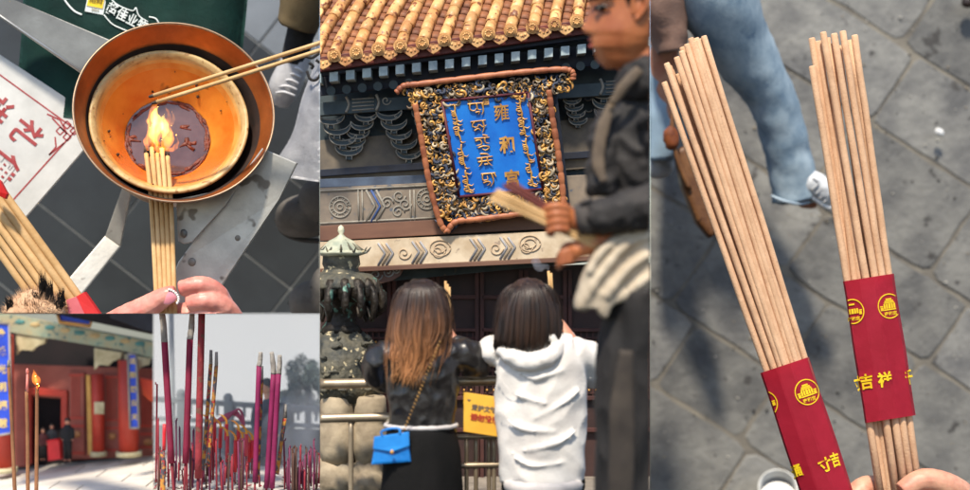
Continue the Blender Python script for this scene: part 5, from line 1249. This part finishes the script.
pr([(25, 387), (67, 391), (67, 397), (25, 394)], 6, 15, M_red, 'door_frame')
def leaf(x0, x1, y0, y1):
    d = pr([(x0, y0), (x1, y0 + 1), (x1, y1 - 2), (x0, y1)], 3, 17, M_door, 'door_leaf')
    m = MB(A); w = x1 - x0
    for y in (y0 + 3, y0 + 46, y0 + 54, y1 - 5): m.box((x0 + x1) / 2, y, w, 2, 1.4, dd=15.8)
    for k in range(1, int(w / 3.2)): m.box(x0 + k * 3.2, y0 + 25, 1, 42, 1, dd=16)
    m.build('lattice', M_red, d, P)
    m = MB(A); m.ell((x0 + x1) / 2, y0 + 62, 16, w * .3, 3.6, 1.4, seg=12); m.build('gilt_panel', mat('dim_gilt', lin(190, 130, 80), rough=.5), d, P)
leaf(69, 84, 372, 458); leaf(105, 119, 374, 455); leaf(140, 156, 380, 452)
pr([(86, 375), (90, 375.5), (93, 454), (88, 455)], 3, 8, mat('ochre_paint', lin(222, 176, 92), lin(196, 146, 66), rough=.5), 'door_post')
def col(x, y0, y1, r, d):
    m = MB(A); m.tube([(x - 1, y0, d), (x, y1, d)], r, 24); o = m.build('column', M_red, ch_, P)
    m = MB(A); m.tube([(x, y1 - 1, d), (x, y1 + 4, d)], r * 1.3, 24); m.build('column_base', M_creamw, o, P); return o
col(98.5, 374, 452, 6.2, 4); col(129, 360, 452, 9.8, -8); col(4, 335, 468, 10, -14)
pr([(94, 402), (104, 402), (104, 414), (94, 414)], 2, -5, M_creamw, 'paper_notice')
def couplet(poly, chars_, sz, x, y0, dy, dx, lab):
    r_ = thing('couplet_board', lab, 'sign', A(x, y0 + dy * len(chars_), -24))
    m = MB(A); m.prism(poly, 2, dd=-26, bevel=.4); m.build('board', M_bluepl, r_, P)
    m = MB(A); q = [(p[0], p[1], -26.6) for p in poly]
    for i in range(4): m.tube([q[i], q[(i + 1) % 4]], 1.2, 6)
    m.build('frame', M_plframe, r_, P)
    for k, c_ in enumerate(chars_):
        m = MB(A); m.text(c_, x + dx * k, y0 + dy * k, sz, dd=-26.6, fat=.03); m.build('lettering', M_goldink, r_, P)
couplet([(128, 354), (136, 354), (139, 428), (130, 428)], '法雨慈云天', 6.6, 132.4, 361, 14, .55, 'tall blue couplet board with gold characters on the right red column')
couplet([(-9, 322), (9, 324), (12, 433), (-6, 436)], '净域光明福慧', 9.5, .5, 333, 18, .5, 'wide blue couplet board with gold characters at the left edge')
m = MB(A); m.prism([(140, 378, -14), (157, 381, -14), (157, 403, -14), (149, 401, -14), (143, 394, -14)], 3, bevel=1); m.wrinkle(.8, 8, 3)
m.build('silk_banner', mat('orange_silk', lin(232, 92, 44), lin(214, 66, 36), rough=.6, scale=4), None, P, label='bright orange red silk banner hanging at the right end of the red hall', cat='banner')
m = MB(A); m.prism([(47, 441), (59, 439.5), (60.5, 459), (48, 461)], 12, dd=-10, bevel=.6)
m.tube([(47, 441, -10.5), (59, 439.5, -10.5)], .8, 6); m.box(53.5, 449, 5, .9, .6, dd=-10.6)
m.build('donation_box', mat('scarlet_box', lin(222, 30, 40), lin(200, 22, 32), rough=.45), None, P, label='bright scarlet box standing before the dark doorway', cat='box')
def walker(x, y0, y1, d, cols, lab):
    h = y1 - y0; r_ = thing('person', lab, 'person', A(x, y1, d)); u = h / 40
    m = MB(A); m.ell(x, y0 + 3 * u, d, 2.5 * u, 3.1 * u, 2.7 * u); m.tube([(x, y0 + 5 * u, d), (x, y0 + 8 * u, d)], 1.2 * u, 8)
    m.ell(x, y0 + 13 * u, d, 4 * u, 7 * u, 3 * u)
    for s in (-1, 1):
        m.tube([(x + s * 1.7 * u, y0 + 18 * u, d), (x + s * 1.9 * u, y0 + 29 * u, d), (x + s * 1.9 * u, y0 + 39 * u, d)], [2.1 * u, 1.6 * u, 1.1 * u], 8); m.ell(x + s * 1.9 * u, y0 + 39.2 * u, d - 1, 1.2 * u, .9 * u, 2.2 * u)
        m.tube([(x + s * 4 * u, y0 + 9 * u, d), (x + s * 5 * u, y0 + 15 * u, d), (x + s * 4.6 * u, y0 + 21 * u, d - 1)], [1.5 * u, 1.2 * u, .9 * u], 8)
    m.fuse(.6, 2); m.build('body', M_skin, r_, P)
    m = MB(A); m.ell(x, y0 + 13 * u, d, 5 * u, 8 * u, 3.8 * u); m.ell(x, y0 + 19 * u, d, 4.6 * u, 5 * u, 3.6 * u)
    for s in (-1, 1): m.tube([(x + s * 4 * u, y0 + 9 * u, d), (x + s * 5.2 * u, y0 + 15 * u, d), (x + s * 4.8 * u, y0 + 19.5 * u, d - 1)], [2 * u, 1.8 * u, 1.5 * u], 8)
    m.fuse(.7, 2); m.build('coat', cols[0], r_, P)
    m = MB(A)
    for s in (-1, 1): m.tube([(x + s * 1.8 * u, y0 + 20 * u, d), (x + s * 2 * u, y0 + 38 * u, d)], [2.7 * u, 2 * u], 8)
    m.build('trousers', cols[1], r_, P)
    m = MB(A); m.ell(x, y0 + 2.2 * u, d + .4, 2.9 * u, 2.9 * u, 2.9 * u); m.build('hair', M_dark_hair, r_, P)
M_dk = mat('dark_coat', lin(26, 27, 34), lin(18, 19, 24), rough=.8); M_mar = mat('maroon_coat', lin(84, 34, 38), lin(62, 26, 30), rough=.8); M_gr = mat('grey_coat', lin(52, 54, 60), lin(38, 40, 46), rough=.8)
walker(67.5, 418, 461, -16, (M_dk, M_black), 'person in dark coat standing right of the scarlet box')
walker(43, 428, 460, 8, (M_mar, M_black), 'person in maroon coat inside the dark doorway')
walker(52, 424, 458, 14, (M_gr, M_black), 'person in grey coat behind the scarlet box in the doorway')
# paving of the court
m = MB(A)
Y0 = 9.2; GR = []
def gp(x, t):                                    # t 0 at the hall, 1 at the near end
    y = 12.95 - 3.6 * t; z0 = A(0, 463)[2] ; return V((x, y, z0))
M_pave = mat('pale_court_stone', lin(224, 216, 204), lin(200, 192, 182), rough=.75, scale=2, island=.08, bump=.1, bscale=14)
bm = m.bm; z0 = A(76, 460)[2]
tilt = -.16
def gpt(x, y): return V((x, y, z0 - .03 + (y - 12.3) * .02 + .1 * (x + 3.3)))
for j in range(10):
    for i in range(-2, 12):
        x0 = -6.2 + i * .62 + (.3 if j % 2 else 0); y0 = 9.2 + j * .36
        q = [gpt(x0 + .008, y0 + .008), gpt(x0 + .612, y0 + .008), gpt(x0 + .612, y0 + .354), gpt(x0 + .008, y0 + .354)]
        t_ = [bm.verts.new(p) for p in q]; b_ = [bm.verts.new(p + V((0, 0, -.05))) for p in q]
        bm.faces.new(t_); bm.faces.new(b_[::-1])
        for k in range(4): bm.faces.new((t_[k], b_[k], b_[(k + 1) % 4], t_[(k + 1) % 4]))
q = [gpt(-8, 8.8), gpt(1.5, 8.8), gpt(1.5, 13.1), gpt(-8, 13.1)]
f = bm.faces.new([bm.verts.new(p + V((0, 0, -.016))) for p in q]); f.material_index = 1
m.build('ground', [M_pave, mat('court_joint', lin(120, 116, 112), rough=.9)], None, P, kind='structure', label='pale paving of the courtyard before the red hall')
# the three sticks in front
M_brownstick = mat('brown_incense', lin(150, 104, 70), lin(118, 78, 52), rough=.85, bump=.2, bscale=60)
for k, (x0, y0, x1, lab, em) in enumerate(((8.6, 367, 16, 'brown incense stick at the far left before the red hall, ash tipped', 0), (26.5, 391, 28, 'shorter brown incense stick between its two neighbours before the red hall', 0), (37, 386, 36, 'brown incense stick with a small orange flame before the red hall', 1))):
    r_ = thing('incense_stick', lab, 'incense stick', T(x1, 520), 'incense sticks before the red hall')
    m = MB(T); m.tube([(x0, y0, 0), ((x0 + x1) / 2 + .3, 440, 0), (x1, 520, 0)], [1.7, 1.9, 2], 12, n=9); m.build('stick', M_brownstick, r_, P)
    m = MB(T); m.tube([(x0, y0 - (7 if k == 0 else 2), 0), (x0, y0 + .6, 0)], [1.2, 1.75], 10); m.build('tip', mat('grey_ash', lin(150, 142, 138), lin(110, 104, 100), rough=.95) if k == 0 else M_char, r_, P)
    if em:
        m = MB(T); m.tube([(37.4, 386, 0), (36.6, 381, -.5), (35, 376, 0), (33.8, 370, 0)], [1.8, 4.2, 3.2, .4], 14, n=14); m.build('flame', fire_mat('stick_flame', [(0, (1, .22, .02, 1)), (1, (1, .3, .03, 1))], 1.0, 1.2, 22), r_, P)
        m = MB(T); m.tube([(37, 384, -2.6), (36.2, 380, -3.4), (35.4, 376, -2.6)], [1, 2, .4], 10, n=8); m.build('flame_core', fire_mat('stick_flame_core', [(0, (1, .4, .06, 1)), (1, (1, .5, .08, 1))], 1.0, 1.2, 40), r_, P)
m = MB(T); m.ell(27.3, 371, 0, 1.5, 3, 1.5, seg=10); m.tube([(27.3, 374, 0), (27, 392, 0)], [1, 1.6], 8)
m.build('glowing_tip', mat('pinkish_ember', lin(236, 160, 150), lin(220, 120, 110), rough=.6), None, P, label='pale pink ember tip just above the middle incense stick', cat='ember')

# =================================================================== the ash bed with purple incense under a grey sky
P = 'ash'
T = Fr(10)
Bk = Fr(11.9)
m = MB(Fr(13.2)); m.prism([(100, 260), (380, 260), (380, 440), (100, 440)], 2); m.build('sky', glow('overcast_sky', lin(208, 208, 207), 1.02), None, P, kind='structure', label='flat pale grey overcast sky')
# trees
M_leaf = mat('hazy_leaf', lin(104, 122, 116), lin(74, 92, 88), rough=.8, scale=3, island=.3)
M_bark = mat('bark', lin(70, 66, 62), rough=.9)
def tree(cx, cy, rx, ry, n_, lab, ff):
    r_ = thing('leafy_tree', lab, 'tree', ff(cx, cy + ry + 40))
    m = MB(ff); m.tube([(cx, cy + ry + 40, 0), (cx - 1, cy + ry * .4, 0), (cx + 1, cy - ry * .3, 0)], [4, 3, 1], 10, n=8)
    for k in range(7):
        a_ = R.uniform(-2.8, -.3); m.tube([(cx, cy + R.uniform(0, ry * .6), 0), (cx + rx * .7 * math.cos(a_), cy + ry * .7 * math.sin(a_), R.uniform(-8, 8))], [1.4, .3], 6)
    m.build('trunk', M_bark, r_, P)
    m = MB(ff); cl = [(cx + rx * R.uniform(-.75, .75), cy + ry * R.uniform(-.8, .8), R.uniform(-12, 12), R.uniform(.18, .34)) for _ in range(26)]
    cl = [c for c in cl if ((c[0] - cx) / rx) ** 2 + ((c[1] - cy) / ry) ** 2 < .75]
    for (x, y, d, s) in cl:
        for _ in range(n_):
            v = V((R.gauss(0, 1), R.gauss(0, 1), R.gauss(0, 1))); v = v.normalized() * R.random() ** .4
            px, py, pdz = x + v.x * rx * s * 1.2, y + v.y * ry * s * 1.1, d + v.z * 9
            c = ff(px, py, pdz); e = V((R.uniform(-1, 1), R.uniform(-1, 1), R.uniform(-1, 1))).normalized() * 1.5 * ff.u; g_ = e.cross(V((R.uniform(-1, 1), R.uniform(-1, 1), R.uniform(-1, 1)))).normalized() * .9 * ff.u
            m.bm.faces.new([m.bm.verts.new(c + q) for q in (e, g_, -e, -g_)])
    m.closed = False; m.build('crown', M_leaf, r_, P)
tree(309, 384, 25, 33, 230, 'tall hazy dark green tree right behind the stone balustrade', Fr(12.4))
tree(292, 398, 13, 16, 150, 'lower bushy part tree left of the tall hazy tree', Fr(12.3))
# balustrade
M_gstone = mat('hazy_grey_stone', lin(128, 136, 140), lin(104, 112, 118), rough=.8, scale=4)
bal = thing('stone_balustrade', 'grey stone balustrade with rounded post caps behind the incense', 'balustrade', Bk(240, 470))
def pr2(poly, t, dd, name):
    m = MB(Bk); m.prism(poly, t, dd=dd, bevel=.6); return m.build(name, M_gstone, bal, P)
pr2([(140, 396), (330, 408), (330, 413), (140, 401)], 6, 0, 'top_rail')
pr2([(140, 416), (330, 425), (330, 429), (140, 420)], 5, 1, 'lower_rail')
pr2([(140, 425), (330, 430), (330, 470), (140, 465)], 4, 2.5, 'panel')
for x, y in ((181, 398), (228, 402), (284, 405)):
    m = MB(Bk); m.box(x, y + 30, 9, 62, 9, dd=-2, bevel=.8); m.lathe(Bk(x, y, 2.5), V((0, 0, 1)), [(0, 9), (2.6, 8.4), (4.4, 6), (4.9, 3), (4, .6), (5, 0), (5, -2), (0, -2)], 20); m.build('post', M_gstone, bal, P)
for x in range(190, 320, 9):
    if abs(x - 228) < 7 or abs(x - 284) < 7: continue
    m = MB(Bk); m.box(x, 410.5 + (x - 230) * .055, 2.6, 12, 3, dd=1.6, bevel=.4); m.build('baluster', M_gstone, bal, P)
m = MB(Bk); m.tube([(171, 290, 4), (172.5, 400, 4), (173, 470, 4)], [2.4, 2.6, 2.8], 12); m.build('flag_pole', mat('pale_grey_pole', lin(160, 166, 170), lin(140, 146, 152), rough=.5), None, P, label='pale grey pole rising into the sky behind the leftmost purple sticks', cat='pole')
# person in the smoke
Pz = Fr(11.4)
pz = thing('person', 'person in dark blue grey clothes standing in the smoke behind purple sticks', 'person', Pz(270, 500))
m = MB(Pz); m.ell(266, 387, 0, 6, 7.6, 6.4, seg=16); m.tube([(267, 392, 0), (268, 400, 0)], 3.4, 10); m.ell(270, 418, 0, 11, 20, 7.5); m.ell(271, 444, 0, 10, 16, 7.5)
for s in (-1, 1): m.tube([(270 + s * 10, 404, 0), (270 + s * 14, 422, 0), (268 + s * 8, 436, -8)], [4, 3.4, 2.4], 10, n=9); m.tube([(271 + s * 5, 450, 0), (271 + s * 5, 476, 0), (271 + s * 5, 498, 0)], [5.4, 4, 3], 10, n=8)
m.fuse(1, 3); m.build('body', M_skin, pz, P)
M_slate = mat('slate_coat', lin(62, 76, 92), lin(46, 58, 72), rough=.85)
m = MB(Pz); m.ell(270, 418, 0, 13, 21, 9.4, seg=20); m.ell(271, 444, 0, 12, 20, 9.4, seg=20)
for s in (-1, 1): m.tube([(270 + s * 10, 404, 0), (270 + s * 15, 422, 0), (268 + s * 9, 434, -7)], [5.2, 4.8, 3.8], 10, n=9)
m.fuse(1, 3); m.wrinkle(1, 7, 2); m.build('coat', M_slate, pz, P)
m = MB(Pz)
for s in (-1, 1): m.tube([(271 + s * 5, 456, 0), (271 + s * 5, 500, 0)], [6.4, 5], 10)
m.build('trousers', mat('slate_trousers', lin(44, 52, 64), rough=.85), pz, P)
m = MB(Pz); m.ell(267, 384.6, 1, 6.8, 6.8, 7, seg=16); m.build('hair', mat('hazy_hair', lin(52, 54, 58), rough=.7), pz, P)
# ash bed
M_ash = mat('pale_ash', lin(206, 200, 192), lin(160, 152, 146), rough=.95, scale=5, detail=8, bump=.5, bscale=30, spot=lin(112, 98, 90), spots=.6)
def ashy(px, d): return 458 - d * .085 + 2.4 * noise.noise(V((px / 16, d / 20, 1)))
m = MB(T); m.grid(lambda u, v: (140 + 190 * u, (505 - 62 * v) + 2.2 * noise.noise(V((u * 14, v * 12, 1))) + 1.4 * noise.noise(V((u * 40, v * 30, 1))), -60 + 380 * v), 70, 60)
m.build('ash_bed', M_ash, None, P, kind='structure', label='bed of pale ash strewn with burnt stubs')
m = MB(T)
def bed(px, v): return (px, 505 - 62 * v - .4, -60 + 380 * v)
for k in range(420):
    v = R.uniform(.1, .98); x, y, d = bed(R.uniform(150, 325), v); a_ = R.uniform(0, 3.14); l = R.uniform(1.5, 6)
    m.tube([(x, y, d), (x + l * math.cos(a_), y - .8 + R.uniform(-1.5, .6), d + l * math.sin(a_))], R.uniform(.4, .8), 5, m=R.choice((0, 0, 1, 2)))
m.build('burnt_stub_litter', [mat('charcoal_stub', lin(70, 62, 56), rough=.95), mat('pink_stub', lin(170, 80, 96), rough=.9), mat('tan_stub', lin(150, 130, 108), rough=.9)], None, P, kind='stuff', label='burnt incense stubs littering the pale ash', cat='incense stubs')
# thick incense
M_crim = mat('crimson_incense', lin(142, 26, 62), lin(116, 18, 50), rough=.75, scale=5, bump=.25, bscale=50, bdist=.01)
M_mag = mat('magenta_incense', lin(140, 26, 84), lin(112, 18, 66), rough=.75, scale=5, bump=.25, bscale=50, bdist=.01)
M_brick = mat('brick_incense', lin(150, 48, 56), lin(120, 40, 44), rough=.8, scale=9, bump=.3, bscale=40, spot=lin(110, 70, 56), spots=.6)
M_gash = mat('clinging_ash', lin(168, 162, 154), lin(126, 120, 114), rough=.95, scale=14, bump=.5, bscale=40)
M_core = mat('red_stick_core', lin(136, 44, 54), lin(110, 34, 44), rough=.8)
def thick(tip, mid, end, foot, r, mt, lab, d=0, ash=True):
    r_ = thing('incense_stick', lab, 'incense stick', T(foot[0], foot[1], d), 'thick coloured incense sticks in the ash')
    if ash:
        m = MB(T); m.tube([(tip[0], tip[1], d), ((tip[0] + mid[0]) / 2 + .6, (tip[1] + mid[1]) / 2, d), (mid[0], mid[1], d)], [r * .8, r * .95, r * 1.02], 14, n=9); m.wrinkle(.5, 3, tip[0]); m.build('ash_tip', M_gash, r_, P)
    m = MB(T); m.tube([(mid[0], mid[1] - .4, d), (end[0], end[1], d)], r, 14, n=8); m.wrinkle(.15, 3, tip[0]); m.build('stick', mt, r_, P)
    m = MB(T); m.tube([(end[0], end[1] - 1, d), (foot[0], foot[1], d)], r * .42, 8, n=4); m.build('core', M_core, r_, P)
thick((161, 306), (164.5, 342), (171.5, 463), (174.5, 500), 3.3, M_crim, 'thick crimson incense stick, leftmost and leaning, with a long grey ash tip', 0)
thick((192, 314), (190, 339), (185.5, 463), (184, 500), 3.2, M_crim, 'thick crimson incense stick second from the left with a long ash tip', 2)
thick((202.5, 300), (202, 300), (198, 478), (197.5, 500), 3.5, M_brick, 'tall brick red incense stick reaching past the top of the sky view', -4, False)
thick((260.5, 352), (259, 366), (255, 482), (254.5, 500), 2.6, M_mag, 'thick magenta incense stick left of the close pair', 0)
thick((271.5, 352), (273.5, 374), (266.5, 488), (266, 500), 2.7, M_mag, 'thick magenta incense stick, left one of the close pair', 4)
thick((279.5, 355), (278.5, 374), (272, 488), (272, 500), 2.7, M_mag, 'thick magenta incense stick, right one of the close pair', -3)
# patterned thin sticks
M_pat = mat('gold_dragon_incense', lin(190, 132, 52), lin(72, 70, 80), rough=.7, scale=16, lo=.46, hi=.54, spot=lin(170, 48, 44), spots=.58)
for k, (x0, y0, x1, y1, r, lab) in enumerate(((211, 350, 203, 470, 1.9, 'thin gold patterned stick, left one of the pair beside the tall brick red stick'), (216.5, 352, 208, 466, 1.9, 'thin gold patterned stick, right one of the pair beside the tall brick red stick'), (262, 366, 258, 476, 1.6, 'thin gold patterned stick just right of the single magenta stick'), (285, 404, 277, 474, 2, 'gold and blue patterned stick right of the close magenta pair'))):
    m = MB(T); m.tube([(x0, y0, 10), (x0 - .2, y0 + 14, 10)], [r * .8, r], 10, m=1); m.tube([(x0 - .2, y0 + 13.6, 10), (x1, y1, 10)], r, 12, n=8)
    m.wrinkle(.2, 3, k); m.build('incense_stick', [M_pat, M_gash], None, P, label=lab, cat='incense stick', group='gold patterned incense sticks in the ash')
# red candles; unlit yellow curls stand in for their flames
M_candle = mat('scarlet_candle', lin(214, 40, 52), lin(186, 28, 40), rough=.45, scale=6)
M_cand2 = mat('pinkish_red_candle', lin(206, 70, 84), lin(180, 52, 66), rough=.5)
M_yel = mat('curl_yellow', lin(232, 170, 60), lin(214, 120, 50), rough=.6)
cs = [(208, 424, 446), (214, 422, 452), (220, 428, 448), (227, 436, 462), (226, 424, 440), (235, 440, 472), (242, 438, 470), (249, 442, 462), (238, 430, 452), (246, 434, 456), (164, 424, 450), (252, 440, 458)]
for k, (x, y0, y1) in enumerate(cs):
    d = 60 + 8 * (k % 4) + (30 if y1 < 455 else 0)
    r_ = thing('red_candle', 'red candle with curled yellow flame shape in the cluster middle of the ash bed' if k not in (10, 5) else ('pink red candle standing alone among the left purple sticks' if k == 10 else 'longest red candle in the cluster, reaching lowest into the ash'), 'candle', T(x, y1 + 14, d), 'red candles in the ash')
    m = MB(T); m.tube([(x + .6, y0, d), (x, y1, d)], 1.9, 12, n=4); m.build('wax', M_candle if k % 3 else M_cand2, r_, P)
    m = MB(T); m.tube([(x, y1 - .5, d), (x - .2, y1 + 16, d)], .8, 8); m.build('wick_stick', M_core, r_, P)
    if k != 10:
        m = MB(T); m.tube([(x + .6, y0 + 1, d), (x + .2, y0 - 4, d), (x - 3.6, y0 - 8.5, d - 1), (x - 7, y0 - 9.5, d - 1)], [1.3, 1.2, .8, .3], 8, n=12, flat=.5); m.build('yellow_curl', M_yel, r_, P)
# fine red and dark sticks stuck in the ash
M_thin = [mat('thin_red', lin(150, 44, 58), rough=.8), mat('thin_plum', lin(120, 50, 84), rough=.8), mat('thin_brown', lin(90, 62, 54), rough=.85)]
spots_ = [(156, 384, 482, 0), (158.5, 420, 488, 0), (163, 450, 496, 0), (176.5, 420, 478, 1), (180, 428, 470, 1), (190, 418, 474, 0), (194, 430, 470, 1), (207, 440, 476, 0), (228, 455, 492, 2), (232.5, 456, 496, 0), (241, 470, 494, 2), (222, 462, 496, 0), (285, 440, 478, 1), (290, 448, 482, 1), (296, 452, 486, 1), (301, 446, 484, 0), (306, 455, 490, 1), (311, 448, 486, 1), (316, 452, 490, 2), (293, 470, 496, 2), (308, 468, 498, 2), (288, 460, 492, 1), (168, 436, 480, 0), (200, 440, 474, 1), (213, 448, 480, 0), (299, 462, 494, 1), (314, 440, 480, 1)]
rt_ = random.Random(3)
for _ in range(26): spots_.append((rt_.uniform(284, 319), rt_.uniform(446, 474), rt_.uniform(482, 499), rt_.choice((0, 1, 1, 2))))
for _ in range(44): spots_.append((rt_.uniform(155, 262), rt_.uniform(440, 470), rt_.uniform(476, 496), rt_.choice((0, 1, 2))))
for k, (x, y0, y1, c_) in enumerate(spots_):
    d = 10 + 30 * ((495 - y1) / 20)
    m = MB(T); m.tube([(x + R.uniform(-1.5, 1.5), y0, d), (x, y1, d)], R.uniform(.8, 1.1), 8, n=4); m.tube([(x + R.uniform(-1, 1), y0 - 2, d), (x, y0 + .5, d)], [.5, .8], 6)
    lab = ('thin burnt incense stick standing in the ash at the right under the tree' if x > 284 else 'thin red incense stick standing in the ash among the purple sticks' if x < 205 else 'thin incense stick standing in the ash near the red candles')
    m.build('incense_stick', M_thin[c_], None, P, label=lab, cat='incense stick', group='thin sticks at the right of the ash' if x > 284 else 'thin red sticks at the left of the ash' if x < 205 else 'thin sticks by the red candles')
m = MB(T); m.tube([(161, 452, 6), (163.5, 462, 5), (163, 478, 4), (162.5, 500, 4)], [1, 2.4, 2.7, 2.7], 12, n=10); m.wrinkle(.9, 3, 2)
m.build('incense_stub', M_pat, None, P, label='short dark gold incense stub burnt down at the lower left of the ash', cat='incense stub')
# lying curl of pink incense in the back
m = MB(T)
for k in range(5): m.tube([(214 + 3 * k, 424 - k, 120), (222 + 4 * k, 417 - 2 * k, 124), (231 + 3 * k, 413 + k, 126), (240 + k, 416 + 3 * k, 126)], 1.3, 8, n=12)
m.build('incense_coil', mat('pink_incense', lin(176, 88, 112), lin(146, 66, 90), rough=.8), None, P, label='curled pink incense strands drooping above the red candles', cat='incense coil')
# smoke in the air of this bed
m = MB(T)
sk = Fr(10.9)
m = MB(sk); m.prism([(100, 300), (380, 300), (380, 520), (100, 520)], 200); m.build('smoke', smoke_mat('drifting_smoke', (.92, .91, .9, 1), .27), None, P, kind='stuff', label='thin grey incense smoke drifting over the ash bed', cat='smoke')
m = MB(T); m.ell(288, 438, 80, 30, 34, 40, seg=20); m.ell(300, 418, 90, 22, 30, 30, seg=20); m.ell(272, 466, 60, 14, 24, 20); m.fuse(4, 4); m.wrinkle(5, 20, 2)
m.build('smoke', smoke_mat('thick_smoke', (.82, .86, .95, 1), 1.1, noisy=1.4), None, P, kind='stuff', label='denser bluish puff of smoke at the right of the ash bed', cat='smoke')
# =================================================================== light, air, camera
sc = bpy.context.scene
w = bpy.data.worlds.new('World'); sc.world = w; w.use_nodes = True
N = w.node_tree.nodes; L = w.node_tree.links
sky = N.new('ShaderNodeTexSky'); sky.sky_type = 'NISHITA'; sky.sun_disc = False
EL, AZ = math.radians(57), math.radians(14)             # the sun stands behind the camera, a little to the left
sky.sun_elevation = EL; sky.sun_rotation = math.radians(180 + 14)
N['Background'].inputs[1].default_value = .15
L.new(sky.outputs[0], N['Background'].inputs[0])
sl = bpy.data.lights.new('sun', 'SUN'); sl.energy = 4.1; sl.angle = math.radians(4.5); sl.color = (1, .9, .75)
so = bpy.data.objects.new('sun', sl); C.objects.link(so)
d = V((math.sin(AZ) * math.cos(EL), math.cos(AZ) * math.cos(EL), -math.sin(EL)))
so.rotation_euler = d.to_track_quat('-Z', 'Y').to_euler(); so.location = (-3, -8, 12)
cam = bpy.data.cameras.new('camera'); co = bpy.data.objects.new('camera', cam); C.objects.link(co)
co.location = (0, 0, 0); co.rotation_euler = (math.radians(90), 0, 0)
cam.sensor_width = 36; cam.lens = 18 / math.tan(math.radians(20)); cam.clip_start = .05; cam.clip_end = 500
cam.dof.use_dof = True; cam.dof.focus_distance = 9.95; cam.dof.aperture_fstop = .38
sc.camera = co
sc.view_settings.view_transform = 'Standard'; sc.view_settings.look = 'None'; sc.view_settings.exposure = .5; sc.view_settings.gamma = 1
sc.view_settings.use_curve_mapping = False
sc.render.engine = 'CYCLES'
sc.cycles.use_denoising = True; sc.cycles.max_bounces = 8; sc.cycles.volume_bounces = 1
for o in bpy.data.objects:
    if '_w' in o: del o['_w']
